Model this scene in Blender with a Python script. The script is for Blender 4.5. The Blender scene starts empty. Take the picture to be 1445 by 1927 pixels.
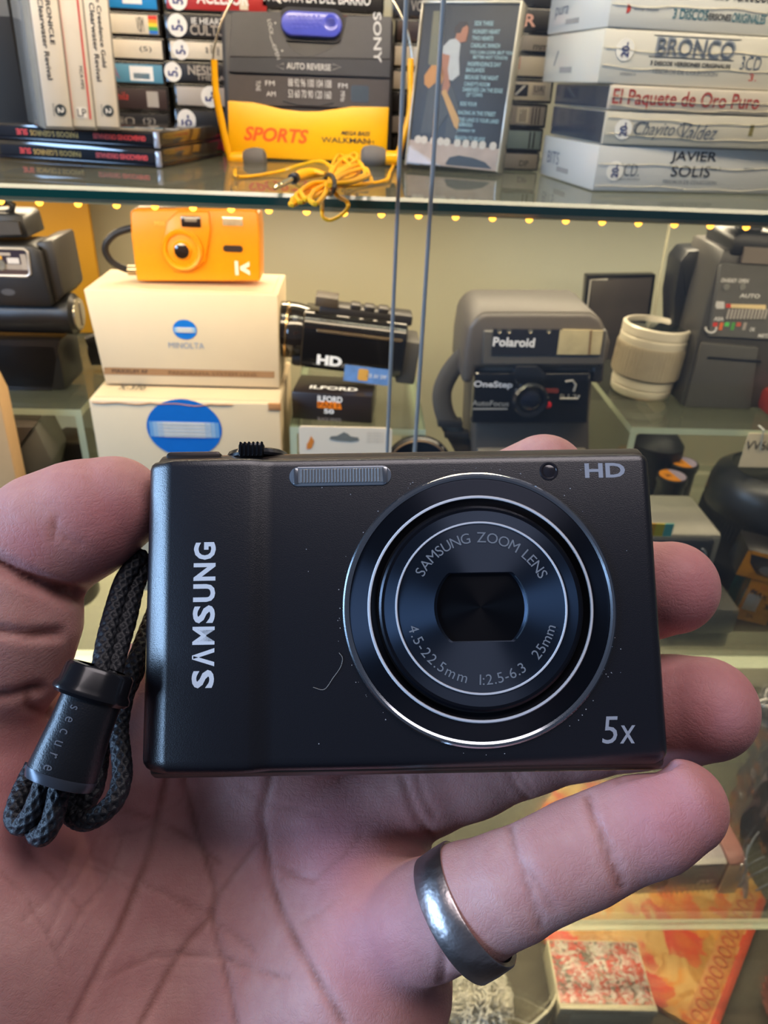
import bpy, bmesh, math, random
import numpy as np
from mathutils import Vector, Matrix

# ---------------------------------------------------------------- camera, world, lights, exposure
random.seed(7)
SC = bpy.context.scene
COL = SC.collection
F_PX, CX, CY = 1400.0, 722.5, 963.5
CAM_M = np.array([[0.9989071304857731, -0.017531744695846656, -0.043326465267758726],
                  [-0.028736981801341738, 0.5006976465967972, -0.8651451049213525],
                  [0.036860962299267296, 0.8654446860547175, 0.4996466399747161]])   # columns: camera axes in the shop
CAM_P = np.array([0.0, 0.0, 1.40])
cam_data = bpy.data.cameras.new('camera')
cam_data.sensor_fit = 'VERTICAL'
cam_data.sensor_height = 36.0
cam_data.lens = F_PX / 1927 * 36.0
cam_data.clip_start = 0.01
cam_data.dof.use_dof = True
cam_data.dof.focus_distance = 0.134
cam_data.dof.aperture_fstop = 40.0
cam = bpy.data.objects.new('camera', cam_data)
mw = Matrix(CAM_M.tolist()).to_4x4()
mw.translation = Vector(CAM_P)
cam.matrix_world = mw
COL.objects.link(cam)
SC.camera = cam

SC.view_settings.view_transform = 'Standard'
SC.view_settings.look = 'None'
SC.view_settings.gamma = 1.0
SC.view_settings.use_curve_mapping = False
SC.view_settings.exposure = 0.0
SC.cycles.use_denoising = True
SC.cycles.transparent_max_bounces = 24
SC.cycles.max_bounces = 10
SC.cycles.caustics_reflective = False
SC.cycles.caustics_refractive = False

world = bpy.data.worlds.new('shop')
SC.world = world
world.use_nodes = True
bg = world.node_tree.nodes['Background']
bg.inputs[0].default_value = (0.62, 0.72, 1.0, 1)
bg.inputs[1].default_value = 0.10

def area(name, loc, target, sx, sy, power, col):
    l = bpy.data.lights.new(name, 'AREA')
    l.shape = 'RECTANGLE'; l.size = sx; l.size_y = sy; l.energy = power; l.color = col
    o = bpy.data.objects.new(name, l)
    d = Vector(target) - Vector(loc)
    o.rotation_euler = d.to_track_quat('-Z', 'Z').to_euler()
    o.location = loc
    COL.objects.link(o)
    return o
WARM = (1.0, 0.80, 0.54)
# daylight from the shop front, to the left of and behind the viewer
area('window_light', (-1.15, -0.16, 1.58), (0.0, 0.13, 1.33), 0.26, 1.2, 25.0, (0.40, 0.64, 1.0))
area('overhead_fill', (0.30, 0.02, 2.75), (0.0, 0.1, 1.3), 1.4, 0.7, 13.5, (1.0, 0.89, 0.91))  # added overhead fill for the palm, no such lamp seen
# the LED strips under the shelf edges: one above the frame, one under each shelf; the two back fills are added
area('led_top', (0.0, 0.50, 1.66), (0.0, 0.62, 1.33), 1.1, 0.02, 4.3, WARM)
area('led_upper', (0.0, 0.535, 1.318), (0.0, 0.66, 1.0), 1.1, 0.02, 1.5, WARM)
area('fill_upper_back', (0.0, 0.74, 1.315), (0.0, 0.70, 1.0), 1.3, 0.03, 3.1, WARM)  # added fill, no strip seen here; brightens the back wall
area('led_lower', (0.0, 0.515, 0.945), (0.0, 0.62, 0.5), 1.1, 0.02, 9.0, WARM)
area('fill_lower_back', (0.0, 0.78, 0.945), (0.0, 0.62, 0.5), 1.3, 0.03, 13.0, WARM)  # added fill behind the lower strip, brightens folder and shelf edge
# added light lines inside the two lower shelves, to brighten each pale front edge
for z_, th_ in ((1.40 - 0.4325, 0.014), (1.40 - 0.8305, 0.020)):
    area('added_edge_light', (0.05, 0.508, z_ - th_ * 0.6), (0.05, 0.40, z_ - th_ * 0.55), 1.5, 0.006, 0.16, (1.0, 0.92, 0.66))

# ---------------------------------------------------------------- pixel rays (only to find where real things stand)
def ray(px, py):
    return CAM_M @ np.array([px - CX, -(py - CY), -F_PX])
def at_y(px, py, Y):
    r = ray(px, py); return Vector(CAM_P + r * (Y / r[1]))
def at_z(px, py, Z):
    r = ray(px, py); return Vector(CAM_P + r * ((Z - CAM_P[2]) / r[2]))
def at_d(px, py, d):
    return Vector(CAM_P + ray(px, py) / F_PX * d)

# ---------------------------------------------------------------- materials
def lin(c):
    return tuple(((v / 255) / 12.92 if v / 255 <= 0.04045 else ((v / 255 + 0.055) / 1.055) ** 2.4) for v in c) + (1.0,)
MATS = {}
def mat(name, rgb=(128, 128, 128), rough=0.5, metal=0.0, var=0.10, scale=120.0, bump=0.0, bscale=900.0, coat=0.0, aniso=0.0, spec=0.5):
    if name in MATS: return MATS[name]
    m = bpy.data.materials.new(name); m.use_nodes = True
    nt = m.node_tree; p = nt.nodes['Principled BSDF']
    tc = nt.nodes.new('ShaderNodeTexCoord')
    nz = nt.nodes.new('ShaderNodeTexNoise'); nz.inputs['Scale'].default_value = scale; nz.inputs['Detail'].default_value = 4
    nt.links.new(tc.outputs['Object'], nz.inputs['Vector'])
    mx = nt.nodes.new('ShaderNodeMix'); mx.data_type = 'RGBA'
    c = lin(rgb)
    mx.inputs[6].default_value = tuple(v * (1 - var) for v in c[:3]) + (1,)
    mx.inputs[7].default_value = tuple(min(1, v * (1 + var)) for v in c[:3]) + (1,)
    nt.links.new(nz.outputs['Fac'], mx.inputs[0]); nt.links.new(mx.outputs[2], p.inputs['Base Color'])
    p.inputs['Roughness'].default_value = rough; p.inputs['Metallic'].default_value = metal
    p.inputs['Coat Weight'].default_value = coat; p.inputs['Coat Roughness'].default_value = 0.08
    p.inputs['Specular IOR Level'].default_value = spec
    if aniso:
        p.inputs['Anisotropic'].default_value = aniso
        tg = nt.nodes.new('ShaderNodeTangent'); tg.direction_type = 'RADIAL'; tg.axis = 'Y'
        nt.links.new(tg.outputs[0], p.inputs['Tangent']); p.inputs['Anisotropic Rotation'].default_value = 0.25
    if bump:
        n2 = nt.nodes.new('ShaderNodeTexNoise'); n2.inputs['Scale'].default_value = bscale
        nt.links.new(tc.outputs['Object'], n2.inputs['Vector'])
        b = nt.nodes.new('ShaderNodeBump'); b.inputs['Strength'].default_value = bump; b.inputs['Distance'].default_value = 0.0004
        nt.links.new(n2.outputs['Fac'], b.inputs['Height']); nt.links.new(b.outputs[0], p.inputs['Normal'])
    MATS[name] = m
    return m
def glass_mat(name, tint, refl=1.0, rough=0.01, haze=0.0, hazecol=(200, 200, 200)):
    if name in MATS: return MATS[name]
    m = bpy.data.materials.new(name); m.use_nodes = True
    nt = m.node_tree; nt.nodes.clear()
    out = nt.nodes.new('ShaderNodeOutputMaterial')
    tr = nt.nodes.new('ShaderNodeBsdfTransparent'); tr.inputs[0].default_value = tint
    gl = nt.nodes.new('ShaderNodeBsdfGlossy'); gl.inputs['Roughness'].default_value = rough
    fr = nt.nodes.new('ShaderNodeFresnel'); fr.inputs[0].default_value = 1.45
    mu = nt.nodes.new('ShaderNodeMath'); mu.operation = 'MULTIPLY'; mu.inputs[1].default_value = refl; mu.use_clamp = True
    mix = nt.nodes.new('ShaderNodeMixShader')
    nt.links.new(fr.outputs[0], mu.inputs[0]); nt.links.new(mu.outputs[0], mix.inputs[0])
    last = tr
    if haze:
        df = nt.nodes.new('ShaderNodeBsdfDiffuse'); df.inputs[0].default_value = lin(hazecol)
        m2 = nt.nodes.new('ShaderNodeMixShader')
        nz = nt.nodes.new('ShaderNodeTexNoise'); nz.inputs['Scale'].default_value = 40
        mr = nt.nodes.new('ShaderNodeMapRange'); mr.inputs[3].default_value = haze * 0.6; mr.inputs[4].default_value = haze * 1.4
        nt.links.new(nz.outputs['Fac'], mr.inputs[0]); nt.links.new(mr.outputs[0], m2.inputs[0])
        nt.links.new(tr.outputs[0], m2.inputs[1]); nt.links.new(df.outputs[0], m2.inputs[2]); last = m2
    nt.links.new(last.outputs[0], mix.inputs[1]); nt.links.new(gl.outputs[0], mix.inputs[2])
    nt.links.new(mix.outputs[0], out.inputs[0])
    MATS[name] = m
    return m
def emit_mat(name, rgb, strength):
    if name in MATS: return MATS[name]
    m = bpy.data.materials.new(name); m.use_nodes = True
    p = m.node_tree.nodes['Principled BSDF']
    p.inputs['Base Color'].default_value = lin(rgb); p.inputs['Emission Color'].default_value = lin(rgb)
    p.inputs['Emission Strength'].default_value = strength
    MATS[name] = m
    return m
BLACK = lambda: mat('black_plastic', (26, 25, 27), 0.42, bump=0.25)
GLOSSB = lambda: mat('gloss_black', (14, 14, 17), 0.16)
CHROME = lambda: mat('chrome', (210, 212, 216), 0.18, 1.0, var=0.03)
WHITE = lambda: mat('white_print', (232, 230, 226), 0.6, var=0.03)
INK = lambda: mat('dark_ink', (28, 28, 40), 0.6)
BLUEINK = lambda: mat('blue_pen_ink', (28, 40, 110), 0.6)
STICK = lambda: mat('sticker_paper', (228, 224, 216), 0.55, var=0.03)

# ---------------------------------------------------------------- mesh helpers
class MB:
    def __init__(s): s.bm = bmesh.new()
    def _add(s, verts, faces, mi=0):
        vs = [s.bm.verts.new(v) for v in verts]
        for f in faces:
            try:
                fc = s.bm.faces.new([vs[i] for i in f]); fc.material_index = mi
            except ValueError: pass
        return vs
    def box(s, x0, y0, z0, x1, y1, z1, bev=0.0, seg=2, rot=None, mi=0):
        b2 = bmesh.new()
        bmesh.ops.create_cube(b2, size=1.0)
        for v in b2.verts:
            v.co = Vector(((x0 + x1) / 2 + v.co.x * (x1 - x0), (y0 + y1) / 2 + v.co.y * (y1 - y0), (z0 + z1) / 2 + v.co.z * (z1 - z0)))
        if bev: bmesh.ops.bevel(b2, geom=list(b2.edges), offset=bev, segments=seg, profile=0.5, affect='EDGES')
        s._merge(b2, rot, mi); return s
    def _merge(s, b2, rot=None, mi=0):
        b2.verts.index_update()
        vs = [s.bm.verts.new(rot @ v.co if rot else v.co) for v in b2.verts]
        for f in b2.faces:
            try:
                fc = s.bm.faces.new([vs[v.index] for v in f.verts]); fc.material_index = mi
            except ValueError: pass
        b2.free()
    def lathe(s, prof, seg=40, mtx=None, cap0=True, cap1=True, mi=0):
        """prof: (radius, height) pairs, turned about local Z"""
        vs, fs = [], []
        n = len(prof)
        for (r, h) in prof:
            for k in range(seg):
                a = 2 * math.pi * k / seg
                vs.append(Vector((r * math.cos(a), r * math.sin(a), h)))
        for i in range(n - 1):
            for k in range(seg):
                k2 = (k + 1) % seg
                fs.append((i * seg + k, i * seg + k2, (i + 1) * seg + k2, (i + 1) * seg + k))
        if cap0: fs.append(tuple(range(seg - 1, -1, -1)))
        if cap1: fs.append(tuple((n - 1) * seg + k for k in range(seg)))
        if mtx: vs = [mtx @ v for v in vs]
        s._add(vs, fs, mi); return s
    def tube(s, pts, r, seg=8, closed=False, cap=True, braid=0.0, mi=0, flat=1.0):
        pts = [Vector(p) for p in pts]
        n = len(pts)
        rr = r if isinstance(r, (list, tuple)) else [r] * n
        t0 = (pts[1] - pts[0]).normalized()
        up = Vector((0, 0, 1)) if abs(t0.z) < 0.9 else Vector((1, 0, 0))
        nrm = (up - t0 * up.dot(t0)).normalized()
        vs, fs = [], []
        dist = 0.0
        for i, p in enumerate(pts):
            a = pts[(i - 1) % n] if (closed or i > 0) else p
            b = pts[(i + 1) % n] if (closed or i < n - 1) else p
            t = (b - a).normalized()
            nrm = (nrm - t * nrm.dot(t)).normalized()
            bi = t.cross(nrm)
            if i: dist += (p - pts[i - 1]).length
            for k in range(seg):
                an = 2 * math.pi * k / seg
                q = rr[i]
                if braid:
                    w = dist / r * 3.2
                    q *= 1 - braid * 0.5 + braid * max(math.sin(7 * an + w * 1.5), math.sin(7 * an - w * 1.5))
                vs.append(p + nrm * math.cos(an) * q + bi * math.sin(an) * q * flat)
        m = n if closed else n - 1
        for i in range(m):
            j = (i + 1) % n
            for k in range(seg):
                k2 = (k + 1) % seg
                fs.append((i * seg + k, i * seg + k2, j * seg + k2, j * seg + k))
        if cap and not closed:
            fs.append(tuple(range(seg - 1, -1, -1))); fs.append(tuple((n - 1) * seg + k for k in range(seg)))
        s._add(vs, fs, mi); return s
    def prism(s, poly, y0, y1, mtx=None, mi=0):
        """poly in (x, z), extruded along y; the front (y0) faces the viewer"""
        n = len(poly)
        vs = [Vector((x, y0, z)) for x, z in poly] + [Vector((x, y1, z)) for x, z in poly]
        fs = [tuple(range(n)), tuple(range(2 * n - 1, n - 1, -1))]
        for i in range(n):
            j = (i + 1) % n
            fs.append((i, i + n, j + n, j))
        if mtx: vs = [mtx @ v for v in vs]
        s._add(vs, fs, mi); return s
    def prism_x(s, poly, x0, x1, mi=0):
        """poly in (y, z), extruded along x"""
        n = len(poly)
        vs = [Vector((x0, y, z)) for y, z in poly] + [Vector((x1, y, z)) for y, z in poly]
        fs = [tuple(range(n)), tuple(range(2 * n - 1, n - 1, -1))]
        for i in range(n):
            j = (i + 1) % n
            fs.append((i, i + n, j + n, j))
        s._add(vs, fs, mi); return s
    def bevel(s, off, seg=2, ang=30):
        bmesh.ops.remove_doubles(s.bm, verts=list(s.bm.verts), dist=1e-6)
        bmesh.ops.recalc_face_normals(s.bm, faces=list(s.bm.faces))
        es = [e for e in s.bm.edges if len(e.link_faces) == 2 and e.calc_face_angle(0) > math.radians(ang)]
        bmesh.ops.bevel(s.bm, geom=es, offset=off, segments=seg, profile=0.5, affect='EDGES', clamp_overlap=True)
        return s
    def build(s, name, m, parent=None, smooth=35, label=None, recalc=True):
        if recalc: bmesh.ops.recalc_face_normals(s.bm, faces=list(s.bm.faces))
        me = bpy.data.meshes.new(name)
        s.bm.to_mesh(me); s.bm.free()
        return link(name, me, m, parent, smooth, label)
def link(name, me, m, parent=None, smooth=35, label=None):
    for q in (m if isinstance(m, (list, tuple)) else [m]): me.materials.append(q)
    if smooth and len(me.polygons):
        me.polygons.foreach_set('use_smooth', [True] * len(me.polygons))
        me.set_sharp_from_angle(angle=math.radians(smooth))
    o = bpy.data.objects.new(name, me)
    COL.objects.link(o)
    if parent: o.parent = parent
    if label: o['label'] = label
    return o
def tag(o, label, cat, group=None, kind=None):
    o['label'] = label; o['category'] = cat
    if group: o['group'] = group
    if kind: o['kind'] = kind
    return o
def thing(name, mtx, label, cat, group=None):
    o = bpy.data.objects.new(name, None)
    o.empty_display_size = 0.02
    o.matrix_world = mtx
    COL.objects.link(o)
    return tag(o, label, cat, group)
def frame3(bl, br, tl):
    """axes with X from bl to br, Z towards tl, Y away from the viewer; origin at bl"""
    x = (br - bl).normalized(); z = tl - bl
    z = (z - x * z.dot(x)).normalized(); y = z.cross(x)
    m = Matrix((x, y, z)).transposed().to_4x4(); m.translation = bl
    return m
def stand(pxa, pxb, Z, yaw_add=0.0):
    """upright frame on the plane height Z through two ground pixels; returns matrix, width"""
    a = at_z(pxa[0], pxa[1], Z); b = at_z(pxb[0], pxb[1], Z)
    yaw = math.atan2(b.y - a.y, b.x - a.x) + yaw_add
    return Matrix.Translation(a) @ Matrix.Rotation(yaw, 4, 'Z'), (b - a).length
def up_h(mtx, px, py, lx=0.0):
    """height over the frame's base where the pixel meets the vertical line at local x = lx"""
    p = mtx @ Vector((lx, 0, 0)); r = ray(px, py)
    hd = math.hypot(p.x - CAM_P[0], p.y - CAM_P[1]); s = hd / math.hypot(r[0], r[1])
    return CAM_P[2] + r[2] * s - p.z
def spline(pts, n=8, closed=False):
    P = [Vector(p) for p in pts]; out = []; N = len(P)
    rng = range(N) if closed else range(N - 1)
    for i in rng:
        p0 = P[(i - 1) % N] if (closed or i > 0) else P[i] * 2 - P[i + 1]
        p1 = P[i]; p2 = P[(i + 1) % N]
        p3 = P[(i + 2) % N] if (closed or i + 2 < N) else p2 * 2 - p1
        for k in range(n):
            t = k / n
            out.append(0.5 * ((2 * p1) + (p2 - p0) * t + (2 * p0 - 5 * p1 + 4 * p2 - p3) * t * t + (3 * p1 - p0 - 3 * p2 + p3) * t ** 3))
    if not closed: out.append(P[-1])
    return out
_TX = {}
def text_geo(s, bold=0.0, shear=0.0, space=1.0):
    k = (s, bold, shear, space)
    if k not in _TX:
        c = bpy.data.curves.new('lettering', 'FONT')
        c.body = s; c.size = 1.0; c.offset = bold; c.shear = shear; c.resolution_u = 3; c.space_character = space
        o = bpy.data.objects.new('lettering', c); COL.objects.link(o)
        me = bpy.data.meshes.new_from_object(o.evaluated_get(bpy.context.evaluated_depsgraph_get()))
        vs = np.array([v.co[:2] for v in me.vertices]) if len(me.vertices) else np.zeros((1, 2))
        fs = [tuple(p.vertices) for p in me.polygons]
        bpy.data.objects.remove(o); bpy.data.curves.remove(c); bpy.data.meshes.remove(me)
        _TX[k] = (vs, fs)
    return _TX[k]
def text(parent, s, x, z, w, h, m, y=-0.0003, rot=0.0, bold=0.0, shear=0.0, name='lettering', mtx=None, space=1.0):
    """lettering stretched to w x h, centred at local (x, z), on the face that looks towards -y"""
    vs, fs = text_geo(s, bold, shear, space)
    lo, hi = vs.min(0), vs.max(0)
    q = (vs - (lo + hi) / 2) / np.maximum(hi - lo, 1e-6) * np.array([w, h])
    c, sn = math.cos(rot), math.sin(rot)
    co = [Vector((x + a * c - b * sn, y, z + a * sn + b * c)) for a, b in q]
    if mtx: co = [mtx @ v for v in co]
    me = bpy.data.meshes.new(name); me.from_pydata(co, [], fs)
    return link(name, me, m, parent, 0)
def disc_poly(cx, cz, rx, rz=None, n=28, a0=0.0, a1=2 * math.pi):
    rz = rz or rx
    full = abs(a1 - a0 - 2 * math.pi) < 1e-6
    k = n if full else n + 1
    return [(cx + rx * math.cos(a0 + (a1 - a0) * i / n), cz + rz * math.sin(a0 + (a1 - a0) * i / n)) for i in range(k)]
def decal(parent, poly, m, y=-0.0002, name='print', label=None, t=0.00012):
    return MB().prism(poly, y, y + t).build(name, m, parent, 0, label)
def rect(x0, z0, x1, z1): return [(x0, z0), (x1, z0), (x1, z1), (x0, z1)]
def rrect(x0, z0, x1, z1, r, n=6):
    o = []
    for cx, cz, a in ((x1 - r, z1 - r, 0), (x0 + r, z1 - r, 1), (x0 + r, z0 + r, 2), (x1 - r, z0 + r, 3)):
        for i in range(n + 1):
            t = (a + i / n) * math.pi / 2
            o.append((cx + r * math.cos(t), cz + r * math.sin(t)))
    return o
AX = lambda: Matrix.Rotation(math.pi / 2, 4, 'X')      # turns a lathe's +Z into -Y (towards the viewer)
# ---------------------------------------------------------------- the cabinet
Z1, Z2, Z3, Z4 = 1.40 - 0.0645, 1.40 - 0.4325, 1.40 - 0.8305, 1.40 - 1.02      # shelf tops and the cabinet's base
ZR = 1.40 - 0.259                                                             # top of the glass risers
YB = 0.90
def structure(o): o['kind'] = 'structure'; return o
structure(MB().box(-3, -3, -0.03, 3, 0.30, 0.0).build('floor', mat('shop_floor', (46, 38, 32), 0.5, var=0.3, scale=4)))
structure(MB().box(-0.75, YB, Z4, 0.85, YB + 0.02, 2.0).build('wall_back', mat('back_panel', (184, 182, 158), 0.55, var=0.05, scale=9)))
structure(MB().box(-0.77, 0.40, Z4, -0.75, YB + 0.02, 2.0).build('wall_left', mat('side_panel', (150, 146, 122), 0.6, var=0.05)))
structure(MB().box(0.85, 0.40, Z4, 0.87, YB + 0.02, 2.0).build('wall_right', mat('side_panel', (150, 146, 122), 0.6)))
structure(MB().box(-0.77, 0.36, Z4 - 0.03, 0.87, YB + 0.02, Z4).build('floor_base', mat('cabinet_base', (84, 76, 60), 0.75, var=0.3, scale=60, bump=0.5, bscale=300)))

shelf_glass = glass_mat('shelf_glass', (0.90, 0.955, 0.93, 1), 0.85, 0.02, 0.17, (176, 180, 164))
edge_green = mat('green_glass_edge', (8, 62, 54), 0.12, var=0.25, scale=8, coat=0.5)
edge_pale = mat('pale_glass_edge', (232, 232, 196), 0.25, var=0.10, scale=16, coat=0.4)
def add_translucent(m, f, rgb):
    nt = m.node_tree; out = nt.nodes['Material Output']; p = nt.nodes['Principled BSDF']
    tl = nt.nodes.new('ShaderNodeBsdfTranslucent'); tl.inputs[0].default_value = lin(rgb)
    mx = nt.nodes.new('ShaderNodeMixShader'); mx.inputs[0].default_value = f
    nt.links.new(p.outputs[0], mx.inputs[1]); nt.links.new(tl.outputs[0], mx.inputs[2]); nt.links.new(mx.outputs[0], out.inputs[0])
add_translucent(edge_pale, 0.75, (244, 246, 214))
low_glass = glass_mat('low_shelf_glass', (0.94, 0.97, 0.95, 1), 0.7, 0.02, 0.03, (176, 180, 164))
def glass_shelf(z, y0, th, edge, label, y1=0.89):
    m = MB().box(-0.74, y0, z - th, 0.84, y1, z)
    for f in m.bm.faces:
        if abs(f.calc_center_median().y - y0) < 1e-5: f.material_index = 1
    es = [e for e in m.bm.edges if all(abs(v.co.y - y0) < 1e-5 for v in e.verts) and abs(e.verts[0].co.x - e.verts[1].co.x) > 0.5]
    r_ = bmesh.ops.bevel(m.bm, geom=es, offset=0.0022, segments=1, affect='EDGES')
    for f in r_['faces']: f.material_index = 2
    o = m.build('glass_shelf', [shelf_glass if edge is edge_green else low_glass, edge, mat('bevelled_edge', (112, 120, 106), 0.2, var=0.1, scale=12, coat=0.5) if edge is edge_green else edge], None, 0)
    return tag(o, label, 'shelf')
S1 = glass_shelf(Z1, 0.52, 0.0095, edge_green, 'upper glass shelf with dark green front edge, cassettes and portable player on it')
S2 = glass_shelf(Z2, 0.50, 0.014, edge_pale, 'middle glass shelf with pale front edge, seen just above the ring finger')
S3 = glass_shelf(Z3, 0.50, 0.020, edge_pale, 'lowest glass shelf, its pale front edge crossing over the orange folder')

# LED strip under the upper shelf's front edge: one bead about every 24.5 mm
t = thing('led_strip', Matrix.Translation((0, 0.523, Z1 - 0.0095)), 'strip of small warm lights under the upper shelf edge', 'light strip')
MB().box(-0.60, 0.001, -0.0012, 0.70, 0.009, -0.0002).build('tape', mat('led_tape', (190, 170, 120), 0.5), t)
bead = MB().lathe([(0.0024, 0), (0.0023, -0.0012), (0.0014, -0.0023), (0.0003, -0.0027)], 14).build('led', emit_mat('led_glow', (255, 172, 56), 5.0), t)
x0 = at_y(68, 367, 0.523).x
for i in range(-14, 34):
    o = bead if i == -14 else bead.copy()
    if o is not bead: COL.objects.link(o)
    o.location = (x0 + i * 0.02475, 0.003, -0.0012)
t = thing('led_strip', Matrix.Translation((0, 0.506, Z2 - 0.014)), 'strip of small warm lights under the middle shelf edge', 'light strip')
MB().box(-0.60, 0.001, -0.0012, 0.70, 0.009, -0.0002).build('tape', mat('led_tape'), t)
for i in range(0, 44):
    o = bead.copy(); o.parent = t; o.location = (-0.55 + i * 0.02475, 0.004, -0.0012); COL.objects.link(o)
t = thing('led_strip', Matrix.Translation((0, 0.49, 1.668)), 'strip of small warm lights under the shelf above the picture', 'light strip')
MB().box(-0.60, 0.001, 0.0, 0.70, 0.009, 0.001).build('tape', mat('led_tape'), t)
for i in range(0, 44):
    o = bead.copy(); o.parent = t; o.location = (-0.55 + i * 0.02475, 0.004, 0.0); COL.objects.link(o)

# sliding glass doors, both pushed to the right
pane_mat = glass_mat('door_glass', (0.975, 0.985, 0.985, 1), 0.4, 0.0, 0.012, (190, 205, 220))
pane_edge = mat('ground_glass_edge', (136, 140, 140), 0.3, var=0.15, scale=30, coat=0.3)
for px, Y, lab in ((765, 0.470, 'sliding glass door whose left edge passes in front of the yellow headphones'),
                   (835, 0.456, 'sliding glass door whose left edge crosses the standing cassette')):
    x = at_y(px, 0, Y).x
    t = thing('glass_door', Matrix.Translation((x, Y, Z4)), lab, 'glass door')
    MB().box(0.0012, 0, 0.0, 0.62, 0.004, 1.6).build('pane', pane_mat, t, 0)
    MB().box(-0.0012, -0.0002, 0.0, 0.0012, 0.0042, 1.6, 0.0008).build('polished_edge', pane_edge, t)

# U-shaped glass risers on the middle shelf
riser_edge = mat('riser_edge', (176, 186, 160), 0.2, var=0.1, scale=20, coat=0.4)
riser_glass = glass_mat('riser_glass', (0.93, 0.965, 0.94, 1), 0.8, 0.02, 0.07, (176, 180, 160))
def riser(xa, xb, y0, y1, label, skew=0.0):
    h = ZR - Z2
    t = thing('glass_riser', Matrix.Translation((xa, y0, Z2)), label, 'glass riser')
    w = xb - xa; d = y1 - y0
    def slab(nm, *b):
        m = MB().box(*b)
        for f in m.bm.faces:
            c = f.calc_center_median()
            if f.calc_area() < 0.0065 : f.material_index = 1
        m.build(nm, [riser_glass, riser_edge], t, 0)
    slab('top_panel', 0, 0, h - 0.006, w, d, h)
    slab('side_panel', 0, 0, 0, 0.006, d, h - 0.006)
    slab('side_panel', w - 0.006, 0, 0, w, d, h - 0.006)
xl = at_z(152, 771, ZR)
riser(-0.52, xl.x, xl.y, 0.85, 'clear glass riser on the left carrying the black flash gun')
xm = at_z(545, 803, ZR)
riser(xm.x, at_z(800, 803, ZR).x, xm.y, 0.80, 'clear glass riser under the film box and camcorder')
xr = at_z(1188, 804, ZR); xr2 = at_z(1120, 720, ZR)
riser(xr.x, 0.62, xr.y, 0.86, 'clear glass riser on the right carrying the silver lens and battery grip')

# ---------------------------------------------------------------- tapes on the upper shelf
case_mat = mat('tape_case', (44, 41, 38), 0.16, var=0.15, coat=0.6)
clear_plastic = glass_mat('clear_case', (0.90, 0.89, 0.86, 1), 0.9, 0.03, 0.12, (120, 116, 108))
D = 0.066
def spine(nm, rgb): return mat('spine_' + nm, rgb, 0.45, var=0.05, coat=0.3)
def cassette(mtx, w, h, card, label, deco=None, sticker=None, group=None, x0=0.0, x1=1.0):
    """a boxed tape lying flat, its spine towards the viewer; origin at the front bottom left"""
    t = thing('cassette', mtx, label, 'cassette', group)
    MB().box(0, 0, 0.0003, w, D, h - 0.0003, 0.0009).build('case', case_mat, t)
    MB().box(w * 0.02, -0.0006, h * 0.12, w * 0.98, 0.0004, h * 0.88, 0.0002).build('spine_card', card, t)
    if deco: deco(t, w, h)
    if sticker:
        sx, sz, s, r = sticker
        ps = decal(t, disc_poly(sx * w, sz * h, h * 0.44), STICK(), -0.0011, 'price_sticker')
        text(ps, s, sx * w, sz * h, h * 0.42, h * 0.5, BLUEINK(), -0.0014, rot=r, bold=0.02)
    return t
def column(Y, pxl, wid, ys, items, yaw=0.0, zfloor=Z1):
    zs = [at_y(pxl, y, Y).z for y in ys]
    dz = zfloor + 0.0006 - zs[-1]
    xs = [at_y(pxl, y, Y).x for y in ys]
    for i, it in enumerate(items):
        card, label, deco, st = it[:4]
        z0, z1 = zs[i + 1], zs[i]
        if i == len(items) - 1: z0 = zfloor + 0.0005
        jit = random.uniform(-0.0015, 0.0015) + (it[4] if len(it) > 4 else 0)
        m = Matrix.Translation((sum(xs) / len(xs) + jit, Y, z0)) @ Matrix.Rotation(yaw, 4, 'Z')
        cassette(m, wid, z1 - z0, card, label, deco, st)
def T(s, x, z, w, h, m, **k): return lambda t, W, H: text(t, s, x * W, z * H, w * W, h * H, m, y=-0.0009, **k)
def R_(x0, z0, x1, z1, m): return lambda t, W, H: decal(t, rect(x0 * W, z0 * H, x1 * W, z1 * H), m, -0.00085)
def many(*fs): return lambda t, W, H: [f(t, W, H) for f in fs]
cream = spine('cream', (216, 204, 182)); blackc = spine('black', (30, 27, 27)); redc = spine('red', (170, 40, 38))
blue = spine('blue', (30, 132, 196)); teal = spine('teal', (86, 142, 168)); dark = spine('dark', (58, 42, 38)); grey = spine('grey', (170, 160, 148))
redp = mat('red_print', (196, 60, 48), 0.6); whp = WHITE(); inkp = INK()
Ya = at_z(400, 289, Z1).y
rb = [mat('rb_red', (214, 50, 40)), mat('rb_orange', (240, 140, 30)), mat('rb_yellow', (240, 206, 40)), mat('rb_green', (70, 160, 70)), mat('rb_blue', (40, 110, 190))]
rain = many(*[R_(0.90, 0.14 + 0.145 * i, 0.975, 0.14 + 0.145 * (i + 1), rb[4 - i]) for i in range(5)])
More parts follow.
